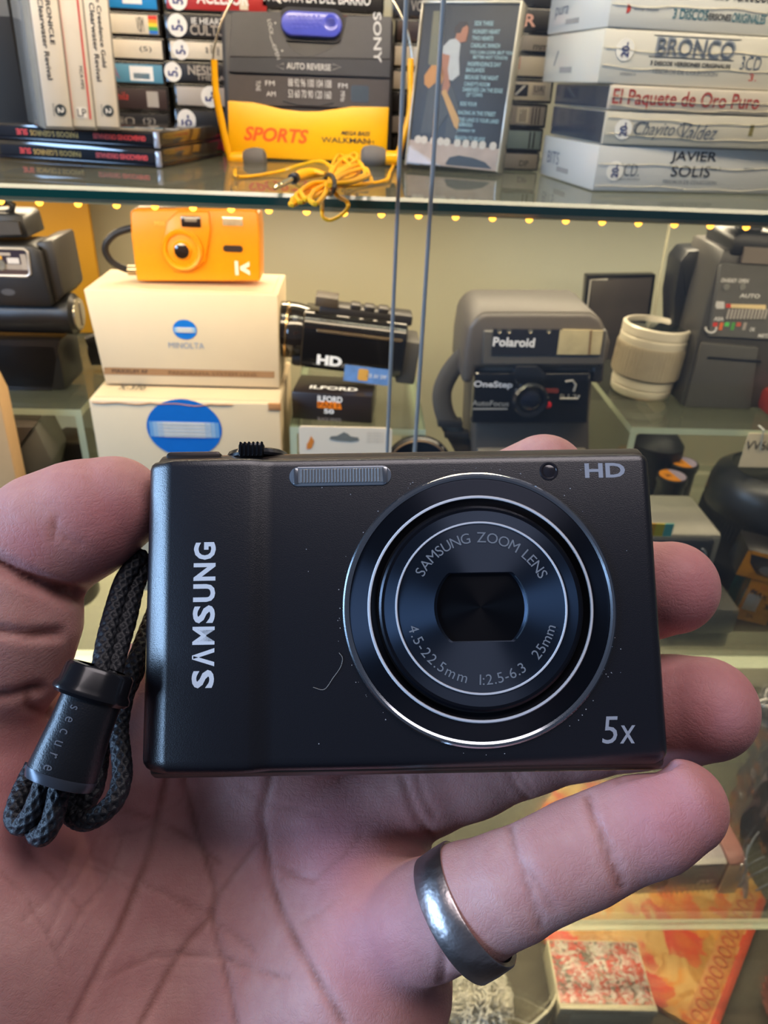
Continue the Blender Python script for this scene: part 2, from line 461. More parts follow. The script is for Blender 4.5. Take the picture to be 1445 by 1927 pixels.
# column behind the three upright tapes
xA = at_y(313, 110, Ya).x - 0.104
pxA = 722.5 + 0
def px_of_x(x, y, Y):
    lo, hi = -800.0, 2200.0
    for _ in range(50):
        mid = (lo + hi) / 2
        if at_y(mid, y, Y).x < x: lo = mid
        else: hi = mid
    return lo
column(Ya, px_of_x(xA, 110, Ya), 0.104, [-34, 14, 62, 108, 154, 204, 236, 290], [
    (blue, 'bright blue cassette topmost of the stack behind the three upright tapes', R_(0.70, 0.3, 0.86, 0.86, whp), None),
    (cream, 'cream cassette with a rainbow stripe block at its right end', many(T('ENTIRE', 0.26, 0.62, 0.44, 0.36, mat('violet_print', (60, 40, 90))), T('VSM', 0.83, 0.5, 0.30 * 0.2, 0.6, inkp, rot=0), rain), None),
    (cream, 'plain cream cassette with tiny dark mark at its right end', T('(5)', 0.84, 0.5, 0.10, 0.26, inkp), None),
    (teal, 'faded blue cassette with a white square emblem', many(T('XIOLLOA', 0.40, 0.5, 0.42, 0.5, mat('faded_red_print', (150, 100, 120))), R_(0.70, 0.2, 0.90, 0.8, whp), R_(0.73, 0.28, 0.87, 0.52, teal)), None),
    (dark, 'dark brown cassette with red script near the foot of its stack', many(T('Sonny & Sheila', 0.40, 0.55, 0.5, 0.4, redp, shear=0.3), T('I', 0.86, 0.5, 0.1, 0.6, grey)), None),
    (blackc, 'black cassette with small white letters low behind the upright tapes', T('ODEO  (S)', 0.62, 0.5, 0.5, 0.35, grey), None),
    (blackc, 'black cassette at the very bottom of the stack behind the compact discs', None, None),
], 0.02)
xB = at_y(322, 110, Ya).x
column(Ya, px_of_x(xB, 110, Ya), 0.090, [-26, 22, 72, 114, 156, 202, 246, 289], [
    (redc, 'red cassette with big white capitals at the top of its stack', many(T('ACELSOR', 0.56, 0.62, 0.5, 0.5, whp, bold=0.02), R_(0.72, 0.2, 0.80, 0.86, cream)), (0.13, 0.5, '5-', 1.57)),
    (blackc, 'black cassette with grey capitals left of the headphone wire', many(T('IE HEART OF', 0.48, 0.70, 0.44, 0.24, whp), T('CULTURE C', 0.52, 0.36, 0.56, 0.40, grey, bold=0.02)), (0.12, 0.5, '5-', 1.57)),
    (cream, 'cream cassette with a round price sticker and tiny stacked print', many(T('a ll', 0.40, 0.6, 0.07, 0.4, inkp), T('e ll', 0.46, 0.5, 0.07, 0.4, inkp), T('MANEL', 0.75, 0.34, 0.2, 0.25, grey)), (0.12, 0.5, '5-', 1.57)),
    (blackc, 'black cassette with pale capitals beside the yellow arm, its sticker jutting out', many(T('NESIS', 0.36, 0.62, 0.26, 0.42, grey, bold=0.02), T('THE BAITING', 0.56, 0.3, 0.5, 0.26, grey)), (0.08, 0.5, '5.', 1.57), -0.004),
    (grey, 'beige grey cassette with its price sticker in the middle', None, (0.36, 0.5, '5-', 1.57), 0.003),
    (blackc, 'black cassette with a sticker directly above the pink one', T('o (S', 0.6, 0.5, 0.3, 0.4, grey), (0.12, 0.5, '5-', 1.57)),
    (spine('pink', (196, 48, 92)), 'pink cassette at the foot of the stack left of the player', None, None),
], 0.0)
xC = at_y(497, 20, Ya).x
column(Ya, px_of_x(xC, 20, Ya), 0.108, [-30, 17, 64, 110, 156, 202, 246, 291], [
    (blackc, 'black cassette with white capitals just above the blue slider button', T('PAQUITA LA DEL BARRIO', 0.46, 0.5, 0.86, 0.5, whp, bold=0.01), None)] +
    [(c, l, None, None) for c, l in ((redc, 'red cassette hidden behind the player, second in its stack'), (cream, 'cream cassette hidden behind the player, third in its stack'),
     (blackc, 'black cassette hidden behind the player, fourth in its stack'), (teal, 'blue cassette hidden behind the player, fifth in its stack'), (grey, 'grey cassette hidden behind the player, sixth in its stack'),
     (dark, 'brown cassette hidden behind the player, bottom of its stack'))], 0.0)
xD = at_y(738, 100, Ya).x
column(Ya, px_of_x(xD, 100, Ya), 0.100, [-16, 34, 80, 128, 172, 214, 254, 296], [
    (blackc, 'black cassette topmost between player and leaning cassette', T('3 VOLEMOS', 0.3, 0.5, 0.4, 0.4, grey), None),
    (dark, 'dark brown cassette second from top between player and leaning cassette', None, None),
    (cream, 'cream cassette with a price sticker beside the right yellow arm', None, (0.27, 0.5, '5', 1.57)),
    (cream, 'cream cassette with specks, below the stickered one by the right arm', T(':::', 0.27, 0.5, 0.06, 0.5, inkp), None),
    (blackc, 'black cassette third from bottom beside the right yellow arm', None, None),
    (grey, 'grey cassette second from bottom beside the right yellow arm', None, None),
    (blackc, 'black cassette at the bottom beside the right yellow arm', None, None)], 0.0)
Ye = at_z(990, 323, Z1).y
xE = at_y(1040, 160, Ye).x - 0.100
column(Ye, px_of_x(xE, 160, Ye), 0.098, [-44, 6, 54, 92, 141, 187, 234, 279, 323], [
    (blackc, 'black cassette at the top of the stack right of the leaning cassette', None, None),
    (blackc, 'black cassette with the pale letters ER at its end', T('ER', 0.70, 0.5, 0.18, 0.5, spine('pinkish', (196, 150, 140)), bold=0.02), None, 0.002),
    (grey, 'greyish white cassette under the one ending in ER', T('mm', 0.83, 0.3, 0.12, 0.25, inkp), None, 0.004),
    (cream, 'cream cassette with a red block, right of the leaning cassette', R_(0.54, 0.36, 0.66, 0.86, redp), None, 0.006),
    (cream, 'cream cassette with a dark slashed square emblem', many(R_(0.64, 0.28, 0.78, 0.76, INK()), T('/', 0.71, 0.52, 0.10, 0.4, whp), R_(0.82, 0.34, 0.93, 0.76, grey), T('UA', 0.875, 0.6, 0.08, 0.25, inkp)), None, 0.003),
    (grey, 'beige cassette with three small printed boxes at its end', many(R_(0.56, 0.24, 0.68, 0.8, cream), R_(0.73, 0.2, 0.84, 0.84, cream), T('DX', 0.62, 0.5, 0.08, 0.3, inkp), T('ill', 0.785, 0.5, 0.05, 0.5, inkp), T('III', 0.90, 0.5, 0.07, 0.7, inkp)), None, 0.002),
    (spine('pale_blue', (140, 158, 160)), 'pale blue grey cassette second from the bottom on the right', T('II', 0.90, 0.5, 0.05, 0.7, inkp), None, 0.001),
    (grey, 'beige cassette with two tiny printed marks at the bottom on the right', many(T('oz', 0.58, 0.4, 0.08, 0.3, inkp), T('DP', 0.86, 0.4, 0.08, 0.3, inkp)), None)], 0.0)

# two compact disc cases at the front left
m, w = stand((0, 298), (305, 317.5), Z1)
m = m @ Matrix.Translation((w - 0.142, 0, 0)); w = 0.142
hh = up_h(m, 303, 249, w)
disc_dark = mat('cd_spine', (20, 20, 28), 0.65, spec=0.2)
for i, lab in ((0, 'lower compact disc case with upside-down red and yellow lettering, at the front left'), (1, 'upper compact disc case with upside-down red and yellow lettering, under the upright tapes')):
    h = hh * 0.47; z0 = 0.0004 + i * hh * 0.53
    t = thing('cd_case', m @ Matrix.Translation((0, 0, z0)), lab, 'cd case')
    MB().box(0, 0.001, 0.0, w, 0.125, h * 0.22, 0.0008).build('tray', mat('cd_tray', (30, 26, 34), 0.2), t)
    MB().box(0, 0.001, h * 0.22, w, 0.125, h + (0.0 if i else hh * 0.05), 0.0008).build('lid', mat('cd_lid', (62, 56, 50), 0.10, coat=0.8), t)
    MB().box(0.004, -0.0004, h * 0.24, w * 0.965, 0.0012, h * 0.86, 0.0002).build('spine_card', disc_dark, t)
    MB().box(w * 0.968, -0.0006, 0.0003, w * 0.998, 0.004, h * 0.98, 0.0006).build('hinge', mat('hinge_clear', (150, 150, 160), 0.12, coat=0.6), t)
    yel = mat('gold_print', (196, 150, 50), 0.5); rr = mat('scarlet_print', (216, 50, 34), 0.5)
    text(t, 'PARDOSI S,GENROS', w * 0.38, h * 0.55, w * 0.29, h * 0.38, yel, -0.0007, rot=math.pi, bold=0.02)
    text(t, 'SUE', w * 0.185, h * 0.55, w * 0.07, h * 0.36, rr, -0.0007, rot=math.pi, bold=0.03)
    text(t, 'GRABACIONES ORIGINALES', w * 0.77, h * 0.55, w * 0.31, h * 0.32, rr, -0.0007, rot=math.pi, bold=0.05)
ZCD = Z1 + hh + 0.0006
MCD = m
# three upright tapes standing on the discs
specs = [((83, 222), (122, 222), 'white upright cassette at the left, in a clear case with black lettering', 'l'),
         ((127, 222), (168, 222), 'white upright cassette with two red stripes and a round price sticker', 'm'),
         ((176, 222), (212, 222), 'white upright cassette on the discs, nearest the lying stack', 'r')]
for k, (a, b, lab, kind) in enumerate(specs):
    Y3 = 0.612
    A = at_y(a[0], a[1], Y3); B = at_y(b[0], b[1], Y3)
    w = 0.0196; h = 0.118
    base = Vector((A.x + (0.0 if k == 0 else 0), Y3, ZCD))
    t = thing('cassette', Matrix.Translation((at_y((83, 128, 174)[k], 222, 0.60 + 0.0094 * k).x, 0.60 + 0.0094 * k, ZCD)) @ Matrix.Rotation(math.radians(2.0), 4, 'Y') @ Matrix.Rotation(math.radians(30), 4, 'Z'), lab, 'cassette')
    MB().box(-0.0006, 0, 0.0008, w, 0.068, h, 0.001).build('case', mat('upright_case', (150, 146, 138), 0.14, var=0.25, scale=60, coat=0.7), t)
    MB().box(0.0008, -0.0006, 0.003, w - 0.0016, 0.0004, h - 0.002, 0.0002).build('spine_card', spine('ivory', (226, 218, 204)), t)
    MB().box(-0.0004, -0.0003, 0.0, w, 0.069, 0.0012).build('foot_edge', GLOSSB(), t)
    if kind == 'm':
        for x0, x1 in ((0.0020, 0.0034), (w - 0.0052, w - 0.0038)):
            decal(t, rect(x0, 0.008, x1, h - 0.004), mat('stripe_red', (206, 96, 92), 0.6), -0.0009, 'stripe')
        ps = decal(t, disc_poly(w * 0.47, 0.0930, 0.0066), STICK(), -0.0011, 'price_sticker')
        text(ps, '7-', w * 0.47, 0.0930, 0.0066, 0.0080, BLUEINK(), -0.0014, rot=-math.pi / 2, bold=0.02)
        text(t, 'MCA MPS', w * 0.62, 0.034, 0.014, 0.0022, inkp, -0.0009, rot=-math.pi / 2)
        text(t, 'LP', w * 0.48, 0.012, 0.006, 0.005, inkp, -0.0011)
        decal(t, rect(w * 0.3, 0.0085, w * 0.66, 0.0155), STICK(), -0.00095, 'print')
    else:
        s1 = 'CHRONICLE' if kind == 'l' else 'More Creedence Gold'
        text(t, s1, w * 0.60, 0.070 if kind == 'l' else 0.066, 0.034 if kind == 'l' else 0.050, 0.0030, inkp, -0.0009, rot=-math.pi / 2, bold=0.012)
        text(t, 'Creedence Clearwater Revival', w * 0.36, 0.070, 0.076, 0.0034, inkp, -0.0009, rot=-math.pi / 2, bold=0.012)
        decal(t, disc_poly(w * 0.58, 0.0135, 0.0038), mat('logo_dark', (50, 60, 66), 0.5), -0.0009, 'emblem')
        text(t, '2', w * 0.58, 0.0135, 0.0036, 0.0042, whp, -0.0012, rot=-math.pi / 2, bold=0.02)
        text(t, 'fantasy', w * 0.34, 0.0135, 0.008, 0.0014, inkp, -0.0009, rot=-math.pi / 2)
# dark boxes in the far left corner behind the upright tapes
a = at_y(-60, 290, 0.70); b = at_y(66, 290, 0.70)
t = thing('black_box', Matrix.Translation((a.x, 0.70, Z1)), 'black cardboard box in the dark corner left of the upright tapes', 'box')
MB().box(0, 0, 0.0, b.x - a.x, 0.09, 0.135, 0.002).build('body', mat('black_card', (20, 19, 20), 0.6), t)
decal(t, rect(0.030, 0.098, 0.055, 0.116), mat('dim_label', (96, 92, 84), 0.6), -0.0003, 'label')

# boxed disc sets at the right
wrap = lambda nm, rgb: mat(nm, rgb, 0.30, var=0.04, scale=30, bump=0.35, bscale=60, coat=0.8)
sets = [
    ((1121, 361), (1445, 386), 361, 272, 'white boxed disc set at the bottom of the pile, with two lines of black capitals', (208, 208, 206)),
    ((1138, 262), (1445, 283), 262, 207, 'white boxed disc set with curly script lettering, second from the bottom', (204, 198, 182)),
    ((1147, 204), (1445, 224), 204, 158, 'white boxed disc set with red lettering along its spine', (206, 196, 180)),
    ((1131, 157), (1445, 168), 157, 51, 'thick white boxed disc set with outlined blue grey capitals', (216, 212, 200)),
    ((1149, 50), (1445, 54), 50, -40, 'white boxed disc set topmost of the pile with blue capitals', (212, 212, 208))]
P0 = at_z(1121, 361, Z1); P1 = at_z(1445, 367.5, Z1)
yaw = math.atan2(P1.y - P0.y, P1.x - P0.x)
Yf = P0.y; zc = Z1 + 0.0004
for k, (bl, br, yb, yt, lab, rgb) in enumerate(sets):
    ztop = at_y(bl[0], yt, Yf).z
    xl = at_y(bl[0], (yb + yt) / 2, Yf).x
    h = ztop - zc; w = 0.160
    t = thing('disc_set_box', Matrix.Translation((xl, Yf, zc)) @ Matrix.Rotation(yaw + (0.01, -0.02, -0.02, 0.0, 0.015)[k], 4, 'Z'), lab, 'box')
    MB().box(0, 0, 0.0002, w, 0.112, h - 0.0004, 0.0012).build('box', wrap('wrap_%d' % k, rgb), t)
    sb = mat('slate_print', (92, 102, 118), 0.5)
    for q in (0.030, 0.034):
        pass
    if k == 0:
        text(t, 'JAVIER', w * 0.475, h * 0.78, 0.037, 0.0085, INK(), bold=0.012)
        text(t, 'SOLIS', w * 0.475, h * 0.48, 0.032, 0.0075, INK(), bold=0.006)
        text(t, 'Vol. 2', w * 0.60, h * 0.55, 0.008, 0.0022, INK())
        text(t, 'TESOROS DE COLECCION', w * 0.48, h * 0.24, 0.044, 0.0026, sb)
        text(t, '3CD.', w * 0.165, h * 0.48, 0.016, 0.0085, sb)
        text(t, 'DISCOS ORIGINALES', w * 0.17, h * 0.28, 0.018, 0.0014, sb)
        decal(t, rect(w * 0.745, h * 0.55, w * 0.80, h * 0.58), sb)
        st = (w * 0.095, h * 0.45)
    elif k == 1:
        text(t, 'Chayito', w * 0.24, h * 0.46, 0.031, 0.0115, sb, shear=0.4)
        text(t, 'Valdez', w * 0.46, h * 0.46, 0.028, 0.0100, sb, shear=0.4)
        for cx, rx, rz in ((0.175, 0.006, 0.0042), (0.385, 0.0058, 0.0045)):
            pts = [(w * cx + rx * math.cos(a), -0.0003, h * 0.52 + rz * math.sin(a)) for a in np.linspace(0.6, 5.6, 18)]
            MB().tube(pts, 0.0003, 5).build('flourish', sb, t)
        st = (w * 0.09, h * 0.47)
        decal(t, rect(w * 0.70, h * 0.4, w * 0.72, h * 0.75), mat('olive_print', (120, 110, 60)))
    elif k == 2:
        text(t, 'El Paquete de Oro Puro', w * 0.365, h * 0.46, 0.112, 0.0125, mat('crimson_print', (168, 58, 52), 0.5), bold=0.008)
        st = None
    elif k == 3:
        text(t, 'BRONCO', w * 0.43, h * 0.72, 0.060, 0.0115, mat('bronco_fill', (150, 156, 166), 0.5), -0.0004, bold=0.03)
        text(t, 'BRONCO', w * 0.43, h * 0.72, 0.0570, 0.0095, sb, -0.0007, bold=-0.012)
        decal(t, rect(w * 0.225, h * 0.905, w * 0.635, h * 0.92), INK()); decal(t, rect(w * 0.22, h * 0.525, w * 0.62, h * 0.54), INK())
        text(t, '3 DISCOS VERSIONES ORIGINALES', w * 0.42, h * 0.42, 0.061, 0.0028, INK(), bold=0.03)
        text(t, 'TESOROS DE COLECCION', w * 0.40, h * 0.27, 0.050, 0.0026, sb)
        text(t, '3CD', w * 0.705, h * 0.50, 0.016, 0.0085, sb)
        text(t, '3.', w * 0.73, h * 0.24, 0.006, 0.0045, redp)
        text(t, 'AMERICA', w * 0.135, h * 0.20, 0.012, 0.0018, sb)
        st = (w * 0.105, h * 0.63)
    else:
        text(t, '3 DISCOS', w * 0.37, h * 0.38, 0.026, 0.0060, mat('petrol_print', (60, 112, 128), 0.5), bold=0.02)
        text(t, 'VERSIONES', w * 0.50, h * 0.36, 0.019, 0.0040, INK(), bold=0.02)
        text(t, 'ORIGINALES', w * 0.645, h * 0.37, 0.026, 0.0055, mat('petrol_print'), bold=0.02)
        text(t, 'sony music', w * 0.165, h * 0.42, 0.018, 0.0024, sb)
        decal(t, disc_poly(w * 0.075, h * 0.42, 0.003, 0.0026, a0=-1.5, a1=1.5), redp)
        text(t, 'LOS TERRICOLAS', w * 0.62, h * 0.86, 0.05, 0.0075, INK(), bold=0.02)
        st = None
    if st:
        ps = decal(t, disc_poly(st[0], st[1], 0.0066), mat('sticker_bright', (244, 242, 238), 0.5, var=0.02), -0.0004, 'price_sticker')
        text(ps, '20-', st[0], st[1], 0.0088, 0.0056, BLUEINK(), -0.0007, rot=math.pi / 2, bold=0.02)
    # creases of the shrink wrap across the face
    for j in range(2):
        z = h * (0.10 + 0.80 * ((j * 0.6 + k * 0.23) % 1.0))
        pts = [(w * u, -0.0005, z + 0.0009 * math.sin(7 * u + k) + 0.0005 * math.sin(23 * u + j)) for u in np.linspace(0.01, 0.99, 24)]
        MB().tube(pts, 0.00022, 5).build('wrap_fold', mat('wrap_fold', (226, 216, 190), 0.15, coat=0.8), t)
    # print on the side that looks left
    sm = Matrix.Rotation(-math.pi / 2, 4, 'Z')
    if k in (0, 3, 4):
        text(t, ('BITS', '', '', '/', 'pura')[k], -0.085, h * 0.5, 0.026 if k != 3 else 0.008, h * 0.30, sb, -0.0003, mtx=Matrix.Rotation(-math.pi / 2, 4, 'Z'))
        decal(t, rect(-0.075, h * 0.2, -0.050, h * 0.32), mat('grey_print', (150, 148, 146)), -0.0003).matrix_local = Matrix.Rotation(-math.pi / 2, 4, 'Z')
    if k in (1, 2):
        decal(t, rect(-0.111, 0.001, -0.002, h - 0.001), mat('dark_side', (62, 66, 78), 0.25, coat=0.6, var=0.3, scale=20), -0.0003, 'side_print').matrix_local = Matrix.Rotation(-math.pi / 2, 4, 'Z')
    zc = ztop
# ---------------------------------------------------------------- portable player
Yw = at_z(580, 304, Z1).y
bl = at_z(430, 299, Z1); br = at_z(732, 309, Z1)
tl = at_y(424, 16, Yw + 0.020)
mW = frame3(bl, br, tl); w = (br - bl).length; h = (tl - bl).length
mW.translation = mW.translation + Vector((0, 0, 0.0006))
t = thing('portable_player', mW, 'grey and yellow portable cassette player standing on the upper shelf', 'cassette player')
gy = mat('player_grey', (74, 74, 78), 0.42, bump=0.15); gd = mat('player_dark', (56, 58, 66), 0.38); yl = mat('player_yellow', (250, 184, 0), 0.38, var=0.03)
MB().box(-0.002, 0.0015, 0, w + 0.002, 0.032, h, 0.005, 3).build('body', mat('player_shell', (58, 58, 62), 0.45), t)
win = mat('player_window', (84, 80, 80), 0.22, coat=0.4)
# lid plate: one curved panel from the top down to the window
s = w / 0.100
def q(px, py):            # pixel of the photograph -> local x, z on the player's face
    p0 = mW.inverted() @ Vector(CAM_P); r = mW.to_3x3().inverted() @ Vector(ray(px, py))
    k = -p0.y / r.y
    v = p0 + r * k; return (v.x, v.z)
def qp(*pts): return [q(*p) for p in pts]
MB().prism(qp((437, 22), (528, 22), (529, 30), (536, 58), (540, 80), (552, 96), (570, 106), (588, 107), (610, 98), (640, 82), (652, 30), (737, 32), (735, 112), (432, 107))[::-1], -0.0008, 0.002).bevel(0.0005, 1).build('lid_plate', gy, t)
MB().prism(qp((432, 108), (735, 113), (733, 146), (431, 135))[::-1], -0.0010, 0.002).build('band', gd, t)
MB().prism(qp((431, 141), (733, 150), (731, 205), (430, 196))[::-1], -0.0006, 0.002).build('window', win, t)
MB().prism(qp((429, 190), (475, 193), (500, 198), (530, 206), (565, 210), (600, 210), (635, 205), (662, 201), (732, 202), (728, 282), (676, 302), (580, 302), (500, 298), (430, 291))[::-1], -0.0022, 0.002).bevel(0.0012, 2).build('yellow_door', yl, t, label='bright yellow lower door with a wavy top edge')
bz = mat('slider_blue', (74, 84, 196), 0.32, coat=0.3)
x0, z1 = q(529, 22); x1, z0 = q(643, 74)
MB().prism(rrect(x0 - 0.002, z0 - 0.003, x1 + 0.002, z1 + 0.004, (z1 - z0) * 0.5), -0.0005, 0.002).build('slider_well', mat('well', (40, 40, 46), 0.5), t)
sb_ = MB().prism(rrect(x0, z0, x1, z1, (z1 - z0) * 0.48), -0.0055, 0.001).bevel(0.0014, 3).build('slider_button', bz, t, label='blue violet slider button')
xd, zd = q(622, 47)
MB().lathe([(0.0066, 0.0), (0.0062, 0.0006), (0.004, 0.0001)], 24, Matrix.Translation((xd, -0.0054, zd)) @ AX()).build('thumb_dish', bz, sb_)
mm = MB()
for i in range(7):
    for j in range(4):
        xx, zz = q(546 + i * 9 + (j % 2) * 4, 34 + j * 7)
        mm.box(xx - 0.0010, -0.0060, zz - 0.0007, xx + 0.0010, -0.005, zz + 0.0007, 0.0003, 1)
mm.build('grip_dots', bz, sb_)['kind'] = 'stuff'
lp = mat('silver_print', (200, 200, 200), 0.5)
x, z = q(710, 72); text(t, 'SONY', x, z, 0.0265 * s, 0.0048 * s, lp, -0.0012, rot=-math.pi / 2 + 0.03, bold=0.015)
x, z = q(581, 126); text(t, 'AUTO REVERSE', x, z, 0.0265 * s, 0.0034 * s, lp, -0.0014, bold=0.01)
for a, b, c in (((520, 125), (534, 120), (534, 131)), ((642, 127), (626, 121), (626, 132))):
    pts = qp(a, b, c); MB().tube([(p[0], -0.0014, p[1]) for p in pts], 0.00022, 5, closed=True).build('arrow_outline', lp, t)
x, z = q(520, 255); text(t, 'SPORTS', x, z, 0.0395 * s, 0.0080 * s, mat('sports_orange', (240, 96, 20), 0.45), -0.0026, shear=0.25, bold=0.03, rot=-0.02)
x, z = q(669, 252); text(t, 'MEGA BASS', x, z, 0.0180 * s, 0.0024 * s, INK(), -0.0026, shear=0.3, bold=0.02)
x, z = q(650, 265); text(t, 'WALKMAN', x, z, 0.030 * s, 0.0030 * s, INK(), -0.0026, bold=0.01)
x, z = q(685, 268); text(t, 'FM/AM', x, z, 0.012 * s, 0.0022 * s, mat('brown_print', (140, 100, 30)), -0.0026)
for row, ss in ((157, '88 92 96 100 104 108'), (178, '53 60 70 90 120 160')):
    x, z = q(583, row); text(t, ss, x, z, 0.026 * s, 0.0042 * s, lp, -0.0010)
for px, py, ss in ((486, 162, 'TUNE'), (508, 157, 'FM'), (510, 177, 'AM'), (645, 162, 'FM'), (645, 182, 'MHz')):
    x, z = q(px, py); text(t, ss, x, z, 0.0055 * s, 0.0026 * s, lp, -0.0010, rot=-1.57 if ss in ('TUNE', 'MHz') else 0)
x0, z0 = q(660, 192); x1, z1 = q(694, 162)
MB().prism(rrect(x0, z0, x1, z1, 0.002), -0.0009, 0.001).build('window_label', mat('blue_grey', (66, 78, 92), 0.3), t)
pts = [q(508 + i * 3, 60 + 0 * i) for i in range(1)]
for px, py, ss, ro in ((509, 52, 'LOCK', -1.4), (520, 98, 'OPEN', -1.2)):
    x, z = q(px, py); text(t, ss, x, z, 0.008 * s, 0.0022 * s, lp, -0.0012, rot=ro)
for px, py in ((518, 44), (531, 96)):
    x, z = q(px, py); decal(t, disc_poly(x, z, 0.0007), lp, -0.0012)
MB().tube([(q(*p)[0], -0.0010, q(*p)[1]) for p in ((508, 68), (511, 78), (516, 88))], 0.0003, 5).build('arrow_outline', lp, t)
# dark frame strip around the dial window
MB().tube([(q(*p)[0], -0.0008, q(*p)[1]) for p in ((532, 190), (560, 198), (600, 200), (628, 194))], 0.0005, 6).build('dial_curve', mat('dark_line', (34, 38, 48), 0.4), t)

# ---------------------------------------------------------------- yellow headphones
hy = mat('headphone_yellow', (246, 178, 4), 0.35, var=0.04)
Yh = Yw - 0.020
base = at_z(585, 345, Z1)
t = thing('headphones', Matrix.Translation(base), 'yellow sports headphones with grey ear pads hung around the player', 'headphones')
inv = Matrix.Translation(-base)
def hp(px, py, dy=0.0): return inv @ at_y(px, py, Yh + dy)
band = [hp(400, 118), hp(404, 86), hp(413, 52), hp(428, 18), hp(462, -40), hp(520, -80), hp(590, -95), hp(655, -78), hp(712, -36), hp(743, 8), hp(764, 52), hp(772, 84), hp(776, 112)]
MB().tube(spline(band, 6), 0.0010, 8).build('headband', mat('band_wire', (214, 206, 190), 0.25, 0.9), t, label='thin metal headband wire')
MB().tube(spline([hp(403, 112), hp(404, 140), hp(407, 180), hp(416, 225), hp(424, 262), hp(434, 298), hp(440, 310)], 6), [0.0027] * 12 + [0.0031] * 18 + [0.0036] * 7, 12).build('arm', hy, t)
MB().tube(spline([hp(773, 110), hp(772, 145), hp(773, 180), hp(770, 220), hp(758, 262), hp(750, 290), hp(746, 306)], 6), [0.0026] * 12 + [0.0029] * 18 + [0.0034] * 7, 12).build('arm', hy, t)
foam = mat('ear_foam', (112, 108, 104), 0.9, bump=0.8, bscale=1600)
for c, tip, nm in (((438, 300), (500, 298), 'l'), ((748, 298), (680, 293), 'r')):
    a = hp(*c); b = hp(*tip)
    d = (b - a); L = d.length; rot = d.to_track_quat('Z', 'X').to_matrix().to_4x4(); M_ = Matrix.Translation(a) @ rot
    MB().lathe([(0.0052, -0.002), (0.0060, 0.001), (0.0058, L * 0.34)], 20, M_).build('ear_clip', hy, t)
    MB().lathe([(0.0055, L * 0.32), (0.0078, L * 0.42), (0.0088, L * 0.62), (0.0090, L * 0.78), (0.0076, L * 0.95), (0.004, L * 1.02)], 24, M_).build('ear_pad', foam, t)
def cz(px, py, zz=0.0015, dy=None):      # cord lying on the shelf, or lifted by zz over it
    return inv @ at_z(px, py, Z1 + zz)
cord_r = 0.00125
cord = [hp(444, 316, -0.004), cz(442, 326, 0.004), cz(450, 333), cz(480, 331), cz(530, 322, 0.003), cz(575, 308, 0.010), cz(608, 305, 0.014), cz(640, 330, 0.012)]
MB().tube(spline(cord, 8), cord_r, 8).build('cord', hy, t)
cord = [hp(740, 312, -0.004), cz(733, 326, 0.004), cz(728, 338, 0.002), cz(700, 345), cz(660, 346, 0.003), cz(628, 345, 0.008)]
MB().tube(spline(cord, 8), cord_r, 8).build('cord', hy, t)
# the wound bundle: loops on both sides of the tie
loops = []
cx_, cy_ = 618, 345
for k, (dx, dy, sp) in enumerate(((26, -52, 20), (42, -48, 22), (60, -38, 22), (74, -22, 20), (80, -8, 16), (52, -55, 14), (34, -40, 24), (66, -28, 26))):
    z = 0.012 + 0.0022 * (k % 4)
    nx, ny = -dy, dx; n = math.hypot(nx, ny); nx /= n; ny /= n
    loops.append([cz(cx_ - 6, cy_ + 2, z), cz(cx_ + dx * 0.5 + nx * sp * 0.5, cy_ + dy * 0.5 + ny * sp * 0.5, z), cz(cx_ + dx * 0.95 + nx * sp * 0.45, cy_ + dy * 0.95 + ny * sp * 0.45, z),
                  cz(cx_ + dx, cy_ + dy, z), cz(cx_ + dx * 0.92 - nx * sp * 0.4, cy_ + dy * 0.92 - ny * sp * 0.4, z), cz(cx_ + dx * 0.45 - nx * sp * 0.4, cy_ + dy * 0.45 - ny * sp * 0.4, z), cz(cx_ + 2, cy_ + 4, z)])
for k, (dx, dy, sp) in enumerate(((-66, 34, 14), (-58, 30, 22), (-48, 24, 26), (-30, 36, 20), (-70, 40, 8))):
    z = 0.009 + 0.0022 * (k % 4)
    nx, ny = -dy, dx; n = math.hypot(nx, ny); nx /= n; ny /= n
    loops.append([cz(cx_ + 6, cy_ - 2, z), cz(cx_ + dx * 0.5 + nx * sp * 0.5, cy_ + dy * 0.5 + ny * sp * 0.5, z), cz(cx_ + dx * 0.95 + nx * sp * 0.4, cy_ + dy * 0.95 + ny * sp * 0.4, z),
                  cz(cx_ + dx, cy_ + dy, z), cz(cx_ + dx * 0.9 - nx * sp * 0.4, cy_ + dy * 0.9 - ny * sp * 0.4, z), cz(cx_ + dx * 0.4 - nx * sp * 0.4, cy_ + dy * 0.4 - ny * sp * 0.4, z), cz(cx_ - 2, cy_ + 2, z)])
Yc_ = 0.512
def hang(px, py): return inv @ at_y(px, py, Yc_)
loops.append([cz(612, 350, 0.010), cz(606, 368, 0.006), hang(606, 390), hang(608, 408), hang(622, 414), hang(645, 402), hang(655, 388), hang(650, 377), cz(636, 370, 0.006), cz(622, 352, 0.010)])
for l in loops:
    MB().tube(spline(l, 7), cord_r, 8).build('cord', hy, t)
tie = [cz(cx_ + 2 + 10 * math.cos(a), cy_ + 2 + 19 * math.sin(a), 0.016 + 0.005 * math.cos(a + 0.6)) for a in np.linspace(0, 2 * math.pi, 18)[:-1]]
MB().tube(tie, 0.0011, 6, closed=True).build('cable_tie', mat('tie_dark', (44, 38, 30), 0.5), t)
pj = [cz(612, 328, 0.008), cz(590, 326, 0.008), cz(570, 329, 0.0075), cz(556, 334, 0.007)]
MB().tube(spline(pj, 4), [0.0016, 0.002, 0.0026, 0.003, 0.0034, 0.0036, 0.0038, 0.0038, 0.0038, 0.0038, 0.0036, 0.0034, 0.0032], 12).build('plug_sleeve', hy, t)
